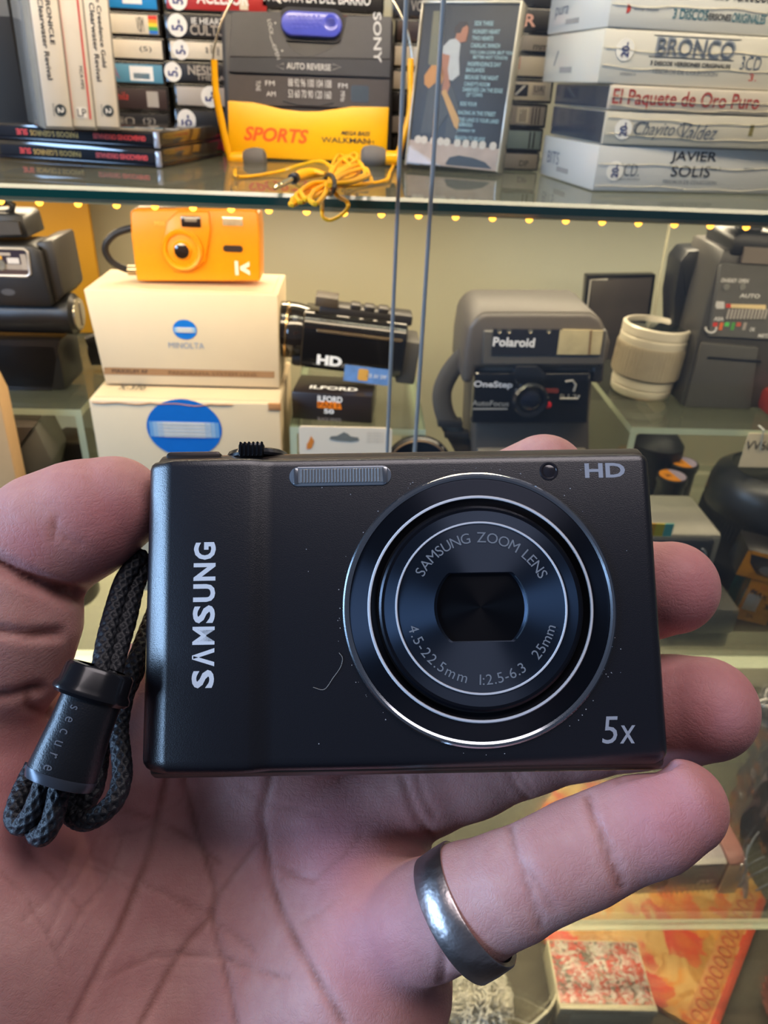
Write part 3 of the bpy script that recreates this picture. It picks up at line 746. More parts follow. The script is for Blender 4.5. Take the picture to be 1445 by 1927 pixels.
pa, pb = cz(556, 334, 0.007), cz(516, 354, 0.004)
d = pb - pa; L = d.length; M_ = Matrix.Translation(pa) @ d.to_track_quat('Z', 'X').to_matrix().to_4x4()
MB().lathe([(0.0034, 0), (0.0036, 0.002), (0.0036, 0.005), (0.0030, 0.0056)], 16, M_).build('plug_collar', mat('plug_black', (40, 36, 40), 0.3), t)
MB().lathe([(0.0018, 0.0056), (0.0018, L * 0.72), (0.0014, L * 0.74), (0.0018, L * 0.78), (0.0018, L * 0.86), (0.0012, L * 0.90), (0.0017, L * 0.94), (0.0004, L)], 14, M_).build('plug', mat('plug_metal', (226, 214, 180), 0.2, 1.0), t)

# ---------------------------------------------------------------- leaning cassette with song list
pbl = at_z(762, 317, Z1); pbr = at_z(935, 332, Z1)
Ys = pbl.y
ptl = at_y(818, 10, Ys + 0.012)
mS = frame3(pbl, pbr, ptl); w = (pbr - pbl).length; h = (ptl - pbl).length
zmin = min((mS @ Vector((x, y, 0))).z for x in (0, w) for y in (0, 0.016))
mS.translation = mS.translation + Vector((0, 0, Z1 + 0.0005 - zmin))
t = thing('cassette', mS, 'boxed cassette leaning upright, its dark back cover listing songs beside a guitarist', 'cassette')
MB().box(0.0015, 0.0012, 0.0015, w - 0.0015, 0.014, h - 0.0015, 0.0008).build('inlay', mat('inlay_dark', (54, 58, 66), 0.5, var=0.35, scale=25), t)
MB().box(0, -0.0002, 0, w, 0.016, h, 0.001).build('clear_box', glass_mat('jewel', (0.95, 0.95, 0.94, 1), 0.5, 0.03, 0.02, (190, 186, 176)), t, 0)
rim = mat('clear_rim', (176, 168, 150), 0.12, coat=0.8, var=0.3, scale=60)
MB().box(w - 0.0016, -0.0006, 0, w + 0.0004, 0.016, h, 0.0006).build('rim', rim, t)
MB().box(0, -0.0006, h - 0.0022, w, 0.010, h, 0.0006).build('rim', rim, t)
MB().box(-0.0004, -0.0006, 0.0, 0.0012, 0.014, h, 0.0006).build('rim', rim, t)
def sc(px, py):
    p0 = mS.inverted() @ Vector(CAM_P); r = mS.to_3x3().inverted() @ Vector(ray(px, py)); k = -p0.y / r.y
    v = p0 + r * k; return (v.x, v.z)
pj = lambda *pts: [sc(*p) for p in pts]
yd = 0.0008
pr = lambda poly, m, k=0: MB().prism(poly, yd - 0.0001 * k, yd + 0.0006).build('print', m, t, 0)
pr(pj((815, 20), (836, 20), (834, 70), (822, 130), (805, 120))[::-1], mat('print_olive', (112, 108, 84), 0.5))
pr(pj((766, 262), (940, 280), (936, 300), (932, 322), (764, 305))[::-1], mat('print_pinkish', (196, 170, 150), 0.5, var=0.25, scale=90))
pr(pj((838, 306), (845, 296), (862, 292), (890, 297), (912, 305), (925, 318), (838, 310))[::-1], mat('print_slate', (56, 60, 66), 0.5), 1)
for i, x in enumerate((786, 797, 815, 828, 840, 860, 876, 892, 907, 927)):
    a, b = sc(x, 262 + (x - 786) * 0.09)
    pr(disc_poly(a, b, 0.0031, n=14), mat('print_lamp', (222, 206, 186), 0.5), 2)
jean = mat('print_jeans', (70, 72, 74), 0.5); tee = mat('print_tee', (190, 190, 188), 0.5, var=0.15, scale=200); skin = mat('print_skin', (176, 116, 84), 0.5)
pr(pj((806, 160), (826, 140), (852, 165), (862, 200), (860, 262), (836, 258), (842, 215), (818, 250), (790, 250), (800, 200))[::-1], jean, 1)
pr(pj((832, 88), (846, 74), (858, 72), (866, 82), (863, 110), (864, 140), (850, 152), (838, 146), (842, 120), (830, 104))[::-1], tee, 2)
pr(pj((856, 72), (860, 58), (868, 44), (876, 42), (881, 52), (880, 62), (876, 78), (866, 80))[::-1], skin, 3)
pr(pj((854, 62), (856, 50), (866, 40), (878, 40), (880, 46), (870, 52), (866, 62))[::-1], mat('print_hair', (58, 46, 40), 0.5), 4)
pr(pj((832, 100), (846, 104), (842, 130), (846, 160), (840, 178), (830, 178), (834, 150), (828, 130))[::-1], skin, 3)
pr(pj((798, 142), (812, 122), (832, 124), (836, 142), (830, 158), (818, 156), (806, 166), (798, 158))[::-1], mat('print_guitar', (196, 134, 62), 0.5), 3)
pr(pj((830, 172), (838, 168), (864, 226), (860, 244), (854, 238))[::-1], mat('print_neck', (206, 156, 88), 0.5), 4)
songs = [(42, 'SIDE THREE', 893, 35), (57, 'HUNGRY HEART', 890, 50), (70, 'TWO HEARTS', 888, 40), (83, 'CADILLAC RANCH', 886, 54), (96, 'YOU CAN LOOK (BUT YOU', 884, 80), (106, 'BETTER NOT TOUCH)', 890, 64),
         (118, 'INDEPENDENCE DAY', 880, 62), (130, 'BADLANDS', 877, 34), (143, 'BECAUSE THE NIGHT', 875, 62), (156, 'CANDY\'S ROOM', 873, 48), (166, 'DARKNESS ON THE EDGE', 871, 74), (177, 'OF TOWN', 877, 30),
         (194, 'SIDE FOUR', 865, 32), (210, 'RACING IN THE STREET', 862, 70), (223, 'THIS LAND IS YOUR LAND', 862, 76), (233, 'NEBRASKA', 861, 28), (245, 'JOHNNY 99', 859, 34), (258, 'REASON TO BELIEVE', 856, 56)]
for py, ss, px, wpx in songs:
    a = sc(px, py); b = sc(px + wpx, py + wpx * 0.09)
    text(t, ss, (a[0] + b[0]) / 2, (a[1] + b[1]) / 2, b[0] - a[0], 0.0031, mat('list_print', (168, 200, 206), 0.5), yd - 0.0004, bold=0.012, rot=0.0)
# ================================================================ middle shelf
# mustard panel at the back left
a = at_y(-80, 760, 0.84); b = at_y(222, 760, 0.84)
t = tag(MB().box(0, 0, 0, b.x - a.x, 0.006, 0.27, 0.002).build('mustard_panel', mat('mustard_card', (164, 118, 8), 0.55, var=0.12, scale=18)), 'mustard yellow card panel at the back left behind the flash gun', 'panel')
t.location = (a.x, 0.84, ZR + 0.0005)

# flash gun on the left riser
m, w = stand((-60, 733), (128, 737), ZR)
t = thing('flash_gun', m, 'black flash gun with a round dial end standing on the left riser', 'flash gun')
def fz(py, lx=0.0): return up_h(m, 80, py, lx)
def face(mm):
    def f(px, py, y=0.0):
        p0 = mm.inverted() @ Vector(CAM_P); r = mm.to_3x3().inverted() @ Vector(ray(px, py)); k = (y - p0.y) / r.y
        v = p0 + r * k; return (v.x, v.z)
    return f
g = face(m)
bk = mat('flash_black', (24, 23, 24), 0.4, bump=0.2)
x1, z1 = g(108, 645); 
MB().box(-0.03, 0, 0, x1, 0.055, z1, 0.004).build('battery_base', bk, t)
MB().prism([g(-60, 640), g(111, 640), g(98, 735), g(-60, 735)], 0.0, 0.002).build('base_face', mat('flash_face', (20, 19, 21), 0.35), t)
xc, zc_ = g(125, 602)
r_ = (g(125, 565)[1] - g(125, 640)[1]) / 2
RX = Matrix.Rotation(math.pi / 2, 4, 'Y')
MB().lathe([(r_, -0.10), (r_, -0.008), (r_ * 1.03, -0.006), (r_ * 1.03, 0.001), (r_ * 0.86, 0.004)], 36, Matrix.Translation((xc, r_ + 0.002, zc_)) @ RX).build('barrel', bk, t)
dl_ = MB().lathe([(r_ * 0.80, 0.0035), (r_ * 0.80, 0.0055), (r_ * 0.66, 0.006)], 36, Matrix.Translation((xc, r_ + 0.002, zc_)) @ RX, ).build('dial', mat('dial_silver', (196, 186, 168), 0.25, 0.8), t, label='round silver dial')
MB().box(0.0055, -0.0006, -r_ * 0.6, 0.0075, 0.0006, r_ * 0.6, 0.0004, rot=Matrix.Translation((xc, r_ + 0.002, zc_)) ).build('dial_hand', mat('dial_silver'), dl_)
MB().prism([g(-60, 574), g(100, 577), g(98, 560), g(78, 468), g(60, 460), g(-60, 458)][::-1], -0.003, 0.04).bevel(0.003, 2).build('head', bk, t)
MB().prism([g(60, 458), g(96, 452), g(118, 556), g(100, 577)][::-1], 0.004, 0.06).bevel(0.003, 2).build('head_side', mat('flash_side', (40, 36, 33), 0.42), t)
MB().prism([g(-60, 454), g(46, 452), g(34, 412), g(24, 406), g(-60, 404)][::-1], 0.010, 0.05).bevel(0.002, 2).build('foot_block', bk, t)
MB().prism([g(-60, 445), g(34, 444), g(28, 420), g(-60, 417)][::-1], 0.006, 0.012).build('foot_plate', mat('dull_metal', (92, 86, 80), 0.35, 0.6), t)
MB().tube([(g(x, y)[0], 0.02, g(x, y)[1]) for x, y in ((-40, 392), (-5, 386), (6, 392), (4, 402), (-6, 408), (-40, 410))], 0.003, 8).build('lock_ring', bk, t)
fr = [(g(x, y)[0], -0.0036, g(x, y)[1]) for x, y in ((-60, 464), (48, 467), (55, 472), (60, 514), (54, 518), (-60, 515))]
MB().tube(fr, 0.0012, 8, closed=True).build('sensor_frame', mat('sensor_frame', (196, 190, 184), 0.35, 0.5), t)
MB().prism([g(-60, 466), g(48, 468), g(58, 516), g(-60, 514)][::-1], -0.0034, -0.002).build('sensor_window', mat('sensor_dark', (52, 46, 58), 0.2, coat=0.6), t)
for x0_, y0_, x1_, y1_, c in ((18, 484, 38, 494, (206, 200, 196)), (12, 496, 44, 505, (150, 140, 130)), (-4, 480, 6, 486, (214, 160, 60)), (-30, 474, 22, 478, (170, 160, 150)), (46, 477, 51, 506, (160, 150, 140))):
    a, b = g(x0_, y1_), g(x1_, y0_); decal(t, rect(a[0], a[1], b[0], b[1]), mat('sensor_%d' % c[0], c, 0.4), -0.0038, 'print')
a = g(5, 497); MB().lathe([(0.0042, 0), (0.0042, 0.0012), (0.0022, 0.0012), (0.0020, 0.0004)], 20, Matrix.Translation((a[0], -0.0036, a[1])) @ AX()).build('sensor_eye', mat('sensor_eye', (150, 150, 140), 0.3, 0.7), t)
a = g(18, 548); decal(t, disc_poly(a[0], a[1], 0.006, 0.0028), mat('worn_oval', (66, 66, 70), 0.45), -0.0032, 'emblem')
# its strap folded behind
st = [(g(x, y)[0], 0.06, g(x, y)[1]) for x, y in ((132, 690), (150, 684), (170, 682), (184, 688), (186, 700), (172, 706), (150, 707), (132, 708))]
MB().tube(spline(st, 4), 0.0105, 10, flat=0.5).build('strap', mat('strap_black', (22, 20, 20), 0.6), t)

# cream carton cut by the left edge of the picture
m = Matrix.Translation(at_y(-60, 800, 0.585)) ; p = at_y(22, 800, 0.585)
zt = at_y(0, 600, 0.585).z
tz = at_y(0, 830, 0.585).z
t = thing('cream_carton', Matrix.Translation((m.translation.x, 0.575, Z2)), 'cream carton cut by the left edge below the flash gun', 'box')
wq = p.x - m.translation.x
MB().prism([(-0.02, 0), (wq - 0.004, 0), (wq, at_y(22, 745, 0.575).z - Z2), (wq - 0.012, at_y(6, 640, 0.575).z - Z2), (wq - 0.022, at_y(0, 600, 0.575).z - Z2), (-0.02, at_y(0, 590, 0.575).z - Z2)], 0, 0.02).bevel(0.002, 2).build('carton', mat('carton_cream', (212, 172, 122), 0.6, var=0.06), t)
decal(t, [(-0.02, at_y(0, 775, 0.575).z - Z2), (wq - 0.0006, at_y(20, 762, 0.575).z - Z2), (wq - 0.001, at_y(21, 705, 0.575).z - Z2), (-0.02, at_y(0, 715, 0.575).z - Z2)], mat('carton_tan', (170, 124, 80), 0.6), -0.0003)
text(t, 'FL-1', wq - 0.008, at_y(8, 715, 0.575).z - Z2, 0.012, 0.006, INK(), -0.0006)

# two cream cartons with blue round emblems
YM = 0.60
def emblem(t, cx, cz, rx, rz, y=-0.0004):
    bl_ = mat('emblem_blue', (0, 104, 190), 0.5)
    pale = mat('emblem_pale', (214, 208, 196), 0.5)
    decal(t, disc_poly(cx, cz, rx, rz, 40), bl_, y, 'emblem')
    # pale light band, fading to blue at the rim: nested lens-shaped bars of print
    for k, (fr_, c) in enumerate(((0.97, (110, 160, 204)), (0.86, (150, 182, 208)), (0.74, (190, 200, 206)), (0.58, (224, 214, 198)))):
        zz0, zz1 = -0.30 * rz, 0.22 * rz
        xx = math.sqrt(1 - 0.3 ** 2) * rx * fr_
        decal(t, rect(cx - xx, cz + zz0 , cx + xx, cz + zz1), mat('emblem_%d' % k, c, 0.5), y - 0.00015 * (k + 1), 'emblem_band')
    for k in range(4):
        zz = cz + rz * (-0.22 + 0.12 * k)
        decal(t, rect(cx - 0.70 * rx, zz, cx + 0.70 * rx, zz + 0.02 * rz), mat('emblem_line', (150, 170, 190), 0.5), y - 0.0010, 'emblem_line')
carton = lambda: mat('carton_white', (206, 187, 154), 0.62, var=0.05, scale=30, bump=0.15, bscale=150)
brownp = mat('brown_stripe', (150, 112, 74), 0.6)
# lower carton
A = at_y(166, 752, YM - 0.012); B = at_y(527, 762, YM - 0.012)
w = B.x - A.x
t = thing('camera_carton', Matrix.Translation((A.x, YM - 0.012, Z2)) @ Matrix.Rotation(0.0, 4, 'Z'), 'larger cream carton with a big blue round emblem, lower of two', 'box')
g = face(t.matrix_world)
ht = A.z - Z2
MB().box(0, 0, 0.0003, w, 0.11, ht, 0.0015).build('carton', carton(), t)
c0 = g(347, 806); ex = (g(417, 806)[0] - g(276, 806)[0]) / 2; ez = ex * 0.84
emblem(t, c0[0], g(0, 808)[1] if False else c0[1], ex, ez)
flap = MB().prism(rect(w * 0.02, 0.006, w * 0.99, 0.10), 0, 0.0012)
o = flap.build('lid_flap', carton(), t); o.matrix_local = Matrix.Translation((0, 0.0, ht + 0.0008)) @ Matrix.Rotation(-math.pi / 2, 4, 'X')
mt = Matrix.Translation((0, 0, ht + 0.0022)) @ Matrix.Rotation(-math.pi / 2, 4, 'X')
text(t, 'X-370', w * 0.19, 0.024, 0.022, 0.010, INK(), -0.0003, mtx=mt)
text(t, 'MINOLTA', w * 0.62, 0.036, 0.045, 0.007, mat('emblem_blue'), -0.0003, mtx=mt)
# worn torn edge along the lid: ragged tan strip
pts = [(w * u, -0.0004, ht - 0.0015 - 0.0012 * abs(math.sin(9 * u) + 0.6 * math.sin(31 * u))) for u in np.linspace(0.02, 0.75, 40)]
MB().tube(pts, 0.00045, 5).build('torn_edge', mat('torn_tan', (176, 122, 72), 0.8), t)
MB().box(w - 0.010, -0.0006, ht - 0.006, w + 0.0004, 0.002, ht + 0.0004, 0.0006).build('worn_corner', mat('torn_tan'), t)
# upper carton
A2 = at_y(194, 714, YM); B2 = at_y(529, 722, YM)
Y2_ = YM + 0.018
z0 = Z2 + ht + 0.0026
T2 = at_y(178, 545, Y2_); Bq = at_y(196, 705, Y2_); Bw = at_y(526, 716, Y2_)
w = Bw.x - Bq.x
t = thing('camera_carton', Matrix.Translation((Bq.x, Y2_, z0)), 'smaller cream carton with a small blue round emblem and a brown stripe, upper of two', 'box')
g = face(t.matrix_world)
ht2 = T2.z - z0
MB().prism([(0, 0.0003), (w, 0.0003), (w + 0.001, ht2), (-0.006, ht2)], 0, 0.075).bevel(0.0012, 2).build('carton', carton(), t)
MB().prism(rect(0.004, 0.004, w - 0.004, 0.068), 0, 0.0012).build('lid_flap', carton(), t).matrix_local = Matrix.Translation((0, 0, ht2 + 0.0008)) @ Matrix.Rotation(-math.pi / 2, 4, 'X')
c0 = g(348, 620); emblem(t, c0[0], c0[1], (g(371, 620)[0] - g(326, 620)[0]) / 2, (g(348, 602)[1] - g(348, 639)[1]) / 2)
c1 = g(351, 650); text(t, 'MINOLTA', c1[0], c1[1], g(385, 650)[0] - g(318, 650)[0], 0.0052, mat('faded_blue', (130, 146, 168), 0.6), -0.0004)
a, b = g(197, 706), g(516, 692); a2 = g(516, 714)
decal(t, [g(196, 704), g(516, 711), g(516, 699), g(196, 691)], brownp, -0.0004, 'stripe')
c2 = g(245, 698); text(t, 'MAXXUM AF', c2[0], c2[1], 0.030, 0.0032, INK(), -0.0007)
c2 = g(400, 703); text(t, 'PANORAMA SYSTEM LENS', c2[0], c2[1], 0.075, 0.0030, mat('dark_brown_print', (110, 80, 52)), -0.0007)
ZK = z0 + ht2 + 0.0024

# yellow compact film camera on the cartons
YK = Y2_ + 0.020
a = at_y(257, 533, YK); b = at_y(490, 537, YK)
w = b.x - a.x
t = thing('film_camera', Matrix.Translation((a.x, YK, ZK)), 'bright yellow plastic film camera standing on the upper carton', 'camera')
g = face(t.matrix_world)
ky = mat('camera_yellow', (236, 146, 8), 0.36, var=0.04)
zt = g(370, 402)[1]
out = [g(258, 538), g(490, 538), g(489, 440), g(486, 408), g(478, 402), g(252, 402), g(245, 408), g(247, 450)]
zmin = min(p[1] for p in out); out = [(x, z - zmin + 0.0003) for x, z in out]
gz = lambda px, py: (g(px, py)[0], g(px, py)[1] - zmin)
MB().prism(out, 0, 0.030).bevel(0.0026, 3).build('body', ky, t)
MB().prism([gz(316, 424), gz(336, 404), gz(394, 404), gz(398, 440), gz(388, 500), gz(360, 520), gz(330, 518), gz(308, 490), gz(310, 460)][::-1], -0.0030, 0.004).bevel(0.0014, 2).build('front_bulge', ky, t)
lx, lz = gz(346, 477)
R = g(384, 477)[0] - g(346, 477)[0]
lr_ = MB().lathe([(R, 0), (R, 0.0030), (R * 0.92, 0.0048), (R * 0.80, 0.0044), (R * 0.74, 0.0026), (R * 0.46, 0.0032), (R * 0.40, 0.0052), (R * 0.36, 0.0052)], 40, Matrix.Translation((lx, -0.002, lz)) @ AX()).build('lens_ring', ky, t)
MB().lathe([(R * 0.37, 0.004), (R * 0.36, 0.0056), (R * 0.2, 0.0064), (0.0003, 0.0067)], 28, Matrix.Translation((lx, -0.002, lz)) @ AX()).build('lens', mat('lens_dark', (40, 30, 24), 0.12, coat=1.0), lr_)
q0, q1 = gz(344, 434), gz(379, 414)
vf_ = MB().box(q0[0], -0.0040, q0[1], q1[0], 0.002, q1[1], 0.0006).build('viewfinder', mat('finder_dark', (44, 34, 30), 0.15, coat=0.8), t)
MB().box(q0[0] + 0.003, -0.0046, q0[1] + (q1[1] - q0[1]) * 0.5, q1[0] - 0.003, 0.0, q1[1] - 0.001, 0.0004).build('finder_glass', mat('finder_glass', (150, 136, 120), 0.1, coat=1.0), vf_)
q0, q1 = gz(420, 432), gz(457, 416)
MB().box(q0[0], -0.0012, q0[1], q1[0], 0.002, q1[1], 0.0005).build('flash_window', mat('flash_window', (222, 196, 160), 0.15, 0.3, coat=0.8, var=0.25, scale=300), t)
q0, q1 = gz(421, 481), gz(457, 470)
MB().prism(rrect(q0[0], q0[1], q1[0], q1[1], (q1[1] - q0[1]) * 0.48), -0.0008, 0.002).build('grip_slot', mat('slot_dark', (46, 24, 10), 0.5), t)
c = gz(457, 512); text(t, '<', c[0] + 0.002, c[1], 0.0078, 0.011, mat('pale_print', (250, 226, 190), 0.5), -0.0010, bold=0.06)
decal(t, rect(c[0] - 0.0062, c[1] - 0.0056, c[0] - 0.0034, c[1] + 0.0056), mat('pale_print'), -0.0009)
c = gz(302, 428); text(t, 'M35', c[0], c[1], 0.008, 0.003, mat('pale_yellow_print', (250, 200, 90), 0.5), -0.0010)
top = max(z for _, z in out)
MB().lathe([(0.0085, 0), (0.0085, 0.0018), (0.007, 0.0024)], 28, Matrix.Translation((gz(313, 400)[0], 0.010, top))).build('winder', mat('dark_yellow', (150, 96, 10), 0.4), t)
MB().lathe([(0.0095, 0), (0.0095, 0.0016), (0.008, 0.0022)], 28, Matrix.Translation((gz(448, 400)[0], 0.012, top))).build('counter_dial', GLOSSB(), t)
lp_ = [(gz(x, y)[0], 0.010, gz(x, y)[1]) for x, y in ((256, 440), (236, 443), (210, 453), (192, 472), (191, 490), (203, 508), (222, 520), (236, 524), (250, 524))]
lp_ = [(x, y + 0.002 * i * 0.5, max(z, 0.0034)) for i, (x, y, z) in enumerate(lp_)]
MB().tube(spline(lp_, 6), 0.0030, 10, flat=0.8).build('wrist_loop', mat('loop_black', (26, 22, 20), 0.5), t, label='black wrist loop on the left side')
MB().tube([(gz(234, 519)[0], 0.012, 0.0066), (gz(252, 519)[0], 0.013, 0.0066)], 0.0042, 12).build('loop_clasp', mat('clasp_metal', (200, 180, 150), 0.2, 1.0), t)

# film carton on the middle riser, camcorder lying over it
m, w = stand((548, 792), (698, 802), ZR)
m = m @ Matrix.Translation((0, 0.004, 0))
t = thing('film_carton', m, 'small black film carton with white and orange print on the middle riser', 'box')
g = face(m)
zt = g(549, 737)[1]
cb = mat('carton_black', (34, 28, 30), 0.4, coat=0.3)
MB().box(0, 0, 0.0004, w, 0.045, zt, 0.0012).build('carton', cb, t)
whp2 = WHITE(); org = mat('film_orange', (240, 130, 14), 0.5)
c = g(621, 751); text(t, 'ILFORD', c[0], c[1], 0.0215, 0.0056, whp2, -0.0004, bold=0.03)
decal(t, [g(597, 767), g(643, 770), g(640, 757), g(597, 755)], org, -0.0003)
c = g(619, 762); text(t, 'PAN F', c[0], c[1], 0.019, 0.0046, mat('film_orange_dark', (150, 70, 10), 0.5), -0.0006, bold=0.02)
c = g(619, 774); text(t, '50', c[0], c[1], 0.0088, 0.0042, whp2, -0.0004, bold=0.03)
c = g(620, 789); text(t, 'BLACK WHITE', c[0], c[1], 0.0205, 0.0030, mat('grey_print2', (150, 140, 136), 0.5), -0.0004)
mt = Matrix.Translation((0, 0, zt + 0.0003)) @ Matrix.Rotation(-math.pi / 2, 4, 'X')
text(t, 'ILFORD', w * 0.5, 0.013, 0.042, 0.008, whp2, -0.0003, mtx=mt, bold=0.03)
ZI = zt
mI = m
# camcorder
p0_ = at_y(545, 700, 0.628)
mC = Matrix.Translation((p0_.x, 0.622, ZR + zt + 0.0006)) @ Matrix.Rotation(math.radians(5.5), 4, 'Y')
mC.translation = Vector((p0_.x, 0.622, ZR + zt + 0.006))
t = thing('camcorder', mC, 'black camcorder with HD lettering lying across the film carton', 'camcorder')
g = face(mC)
gb = mat('camcorder_black', (20, 19, 20), 0.2, coat=0.5); gm = mat('camcorder_dark', (34, 30, 28), 0.4)
xa, xb = g(566, 660)[0], g(762, 660)[0]
zt_, zb_ = g(650, 600)[1], g(650, 705)[1]
zm = (zt_ + zb_) / 2; rr_ = (zt_ - zb_) / 2
prof = []
cap = [(0.010 + 0.012 * math.cos(a), zt_ - 0.012 + 0.012 * math.sin(a)) for a in np.linspace(math.pi, math.pi / 2, 6)]
MB().prism_x([(0.000, zb_ + 0.006)] + [(-0.002, zb_ + 0.012), (-0.002, zt_ - 0.013)] + cap + [(0.045, zt_ - 0.002), (0.050, zt_ - 0.010), (0.050, zb_), (0.006, zb_)], xa, xb).bevel(0.0012, 1, 40).build('body', gb, t)
# lens barrel at the left end
cy = 0.024
MB().lathe([(rr_ * 0.92, 0.004), (rr_ * 0.98, -0.004), (rr_ * 1.0, -0.012), (rr_ * 0.95, -0.014), (rr_ * 0.99, -0.0145), (rr_ * 0.97, -0.022), (rr_ * 0.90, -0.024), (rr_ * 0.80, -0.021)], 40, Matrix.Translation((xa, cy, zm + 0.002)) @ RX).build('lens_barrel', mat('barrel_gloss', (30, 26, 24), 0.14, coat=0.8), t)
MB().lathe([(rr_ * 1.005, -0.0135), (rr_ * 1.005, -0.0150)], 40, Matrix.Translation((xa, cy, zm + 0.002)) @ RX).build('chrome_line', mat('bronze_line', (196, 160, 110), 0.2, 0.9), t)
MB().box(xa + 0.012, 0.014, zt_ - 0.004, xb + 0.004, 0.036, zt_ + 0.0055, 0.002).build('top_rail', gm, t)
a, b = g(590, 594)[0], g(634, 594)[0]
MB().box(a, 0.012, zt_ + 0.004, b, 0.034, zt_ + 0.0125, 0.001).build('accessory_shoe', mat('shoe_brown', (62, 52, 40), 0.5), t)
for i in range(3):
    MB().box(a + 0.030 + i * 0.012, 0.014, zt_ + 0.004, a + 0.039 + i * 0.012, 0.028, zt_ + 0.009, 0.0015).build('top_button', gm, t)
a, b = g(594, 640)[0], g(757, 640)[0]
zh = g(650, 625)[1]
MB().box(a, -0.0036, zh - 0.0022, b, 0.0, zh + 0.0003, 0.001).build('highlight_rim', mat('bronze_highlight', (150, 128, 100), 0.22, 0.8), t)  # bright strip stands in for the highlight along the upper body
MB().box(xb - 0.004, 0.004, zb_ - 0.004, xb + 0.013, 0.042, zt_ - 0.014, 0.002).build('battery', mat('battery_grey', (70, 66, 60), 0.5), t)
MB().box(xa - 0.008, 0.008, zb_ - 0.001, xa + 0.02, 0.03, zb_ + 0.010, 0.003).build('chin', gm, t)
c = g(620, 677); text(t, 'HD', c[0], c[1], 0.0215, 0.0088, WHITE(), -0.0026, bold=0.05)
c = g(671, 688); text(t, 'HIGH DEFINITION', c[0], c[1], 0.026, 0.0026, mat('dim_print', (140, 136, 132), 0.5), -0.0026)
q0, q1 = g(646, 714), g(734, 694)
decal(t, rect(q0[0], q0[1], q1[0], q1[1]), mat('blue_label', (96, 134, 188), 0.4, var=0.35, scale=120), -0.0028, 'label')
decal(t, rrect(q0[0] + 0.012, q0[1] + 0.002, q0[0] + 0.021, q1[1] - 0.002, 0.002), mat('label_orange', (206, 156, 74), 0.4), -0.0031, 'label_print')
text(t, 'USB  AV  5MP', q0[0] + 0.028, (q0[1] + q1[1]) / 2, 0.018, 0.0036, WHITE(), -0.0031)
c = g(708, 722); text(t, 'DIGITAL', c[0], c[1], 0.017, 0.0020, mat('dim_print'), -0.0026)
zl = min((mC @ Vector((x, 0.02, zb_ - 0.002))).z for x in (xa, xb))

# white blister card and dark round cap standing in front of the middle riser
a = at_y(563, 850, 0.575); b = at_y(736, 853, 0.575)
t = thing('blister_card', Matrix.Translation((a.x, 0.575, Z2 + 0.0005)), 'white hanging card with a hook slot, behind the held camera', 'card')
g = face(t.matrix_world)
ht = g(640, 804)[1]; w = b.x - a.x
MB().prism(rrect(0, 0, w, ht, 0.003), 0, 0.0015).build('card', mat('card_white', (226, 212, 190), 0.55, var=0.03), t)
c = g(646, 823)
sl = [g(620, 826), g(622, 821), g(634, 820), g(641, 816), g(647, 813), g(654, 816), g(660, 821), g(674, 823), g(675, 829), g(660, 831), g(634, 829)]
decal(t, sl[::-1], mat('slot_grey', (110, 112, 106), 0.6), -0.0003, 'hook_slot')
decal(t, [g(577, 845), g(586, 844), g(591, 830), g(585, 820), g(581, 830), g(577, 836)], mat('orange_figure', (216, 128, 50), 0.5), -0.0003, 'print')
for i in range(4):
    c = g(706, 815 + i * 5.5); text(t, 'pilha alcalina lr', c[0], c[1], 0.014, 0.0018, mat('pale_grey_print', (180, 170, 156), 0.6), -0.0003)
pc = at_y(788, 870, 0.58)
t = thing('lens_cap', Matrix.Translation((pc.x, 0.582, Z2 + 0.001)), 'black round lens cap standing on edge beside the white card', 'lens cap')
zc2 = at_y(788, 826, 0.582).z - Z2
t.location.z = Z2 + 0.001
rr = 0.030
MB().lathe([(rr, 0), (rr, 0.004), (rr * 0.94, 0.006), (rr * 0.86, 0.0055), (rr * 0.84, 0.003), (0.002, 0.003)], 48, Matrix.Translation((0, 0.006, zc2 - rr)) @ AX()).build('cap', GLOSSB(), t)
MB().tube([(rr * 0.90 * math.cos(a_), 0.0, zc2 - rr + rr * 0.90 * math.sin(a_)) for a_ in np.linspace(0, 2 * math.pi, 40)[:-1]], 0.0008, 6, closed=True).build('cap_ring', mat('cap_ring', (180, 150, 120), 0.3, 0.8), t)
MB().box(-0.012, 0.003, 0, 0.012, 0.010, zc2 - rr * 1.9, 0.001).build('stand', BLACK(), t)
# instant camera between the risers, on a low block
a = at_y(893, 905, 0.585); b = at_y(1120, 905, 0.585)
zb = a.z
YP = 0.585
t = tag(MB().box(a.x + 0.004, YP + 0.004, Z2 + 0.0003, b.x - 0.020, YP + 0.085, zb - 0.0005, 0.002).build('display_block', mat('display_grey', (92, 88, 80), 0.6)), 'grey display block under the instant camera', 'display block')
mP = Matrix.Translation((a.x, YP, zb))
t = thing('instant_camera', mP, 'grey instant film camera with its flash bar raised, between the glass risers', 'camera')
g = face(mP)
w = b.x - a.x
pg = mat('polaroid_grey', (76, 69, 63), 0.45, bump=0.2); pgd = mat('polaroid_dark', (40, 38, 38), 0.4); pgl = mat('polaroid_gloss', (20, 21, 26), 0.14, coat=0.6)
P = lambda *pts: [g(*p) for p in pts][::-1]
# lower body and film door
MB().prism(P((893, 905), (893, 850), (896, 800), (897, 690), (1120, 690), (1112, 790), (1112, 905)), 0.004, 0.09).bevel(0.003, 2).build('body', pg, t)
MB().prism(P((900, 905), (898, 846), (1104, 846), (1104, 905)), -0.010, 0.006).bevel(0.002, 2).build('film_door', mat('polaroid_mid', (112, 106, 96), 0.45), t)
MB().prism(P((886, 795), (893, 700), (1110, 700), (1104, 795)), -0.002, 0.006).bevel(0.001, 1).build('front_panel', pgl, t)
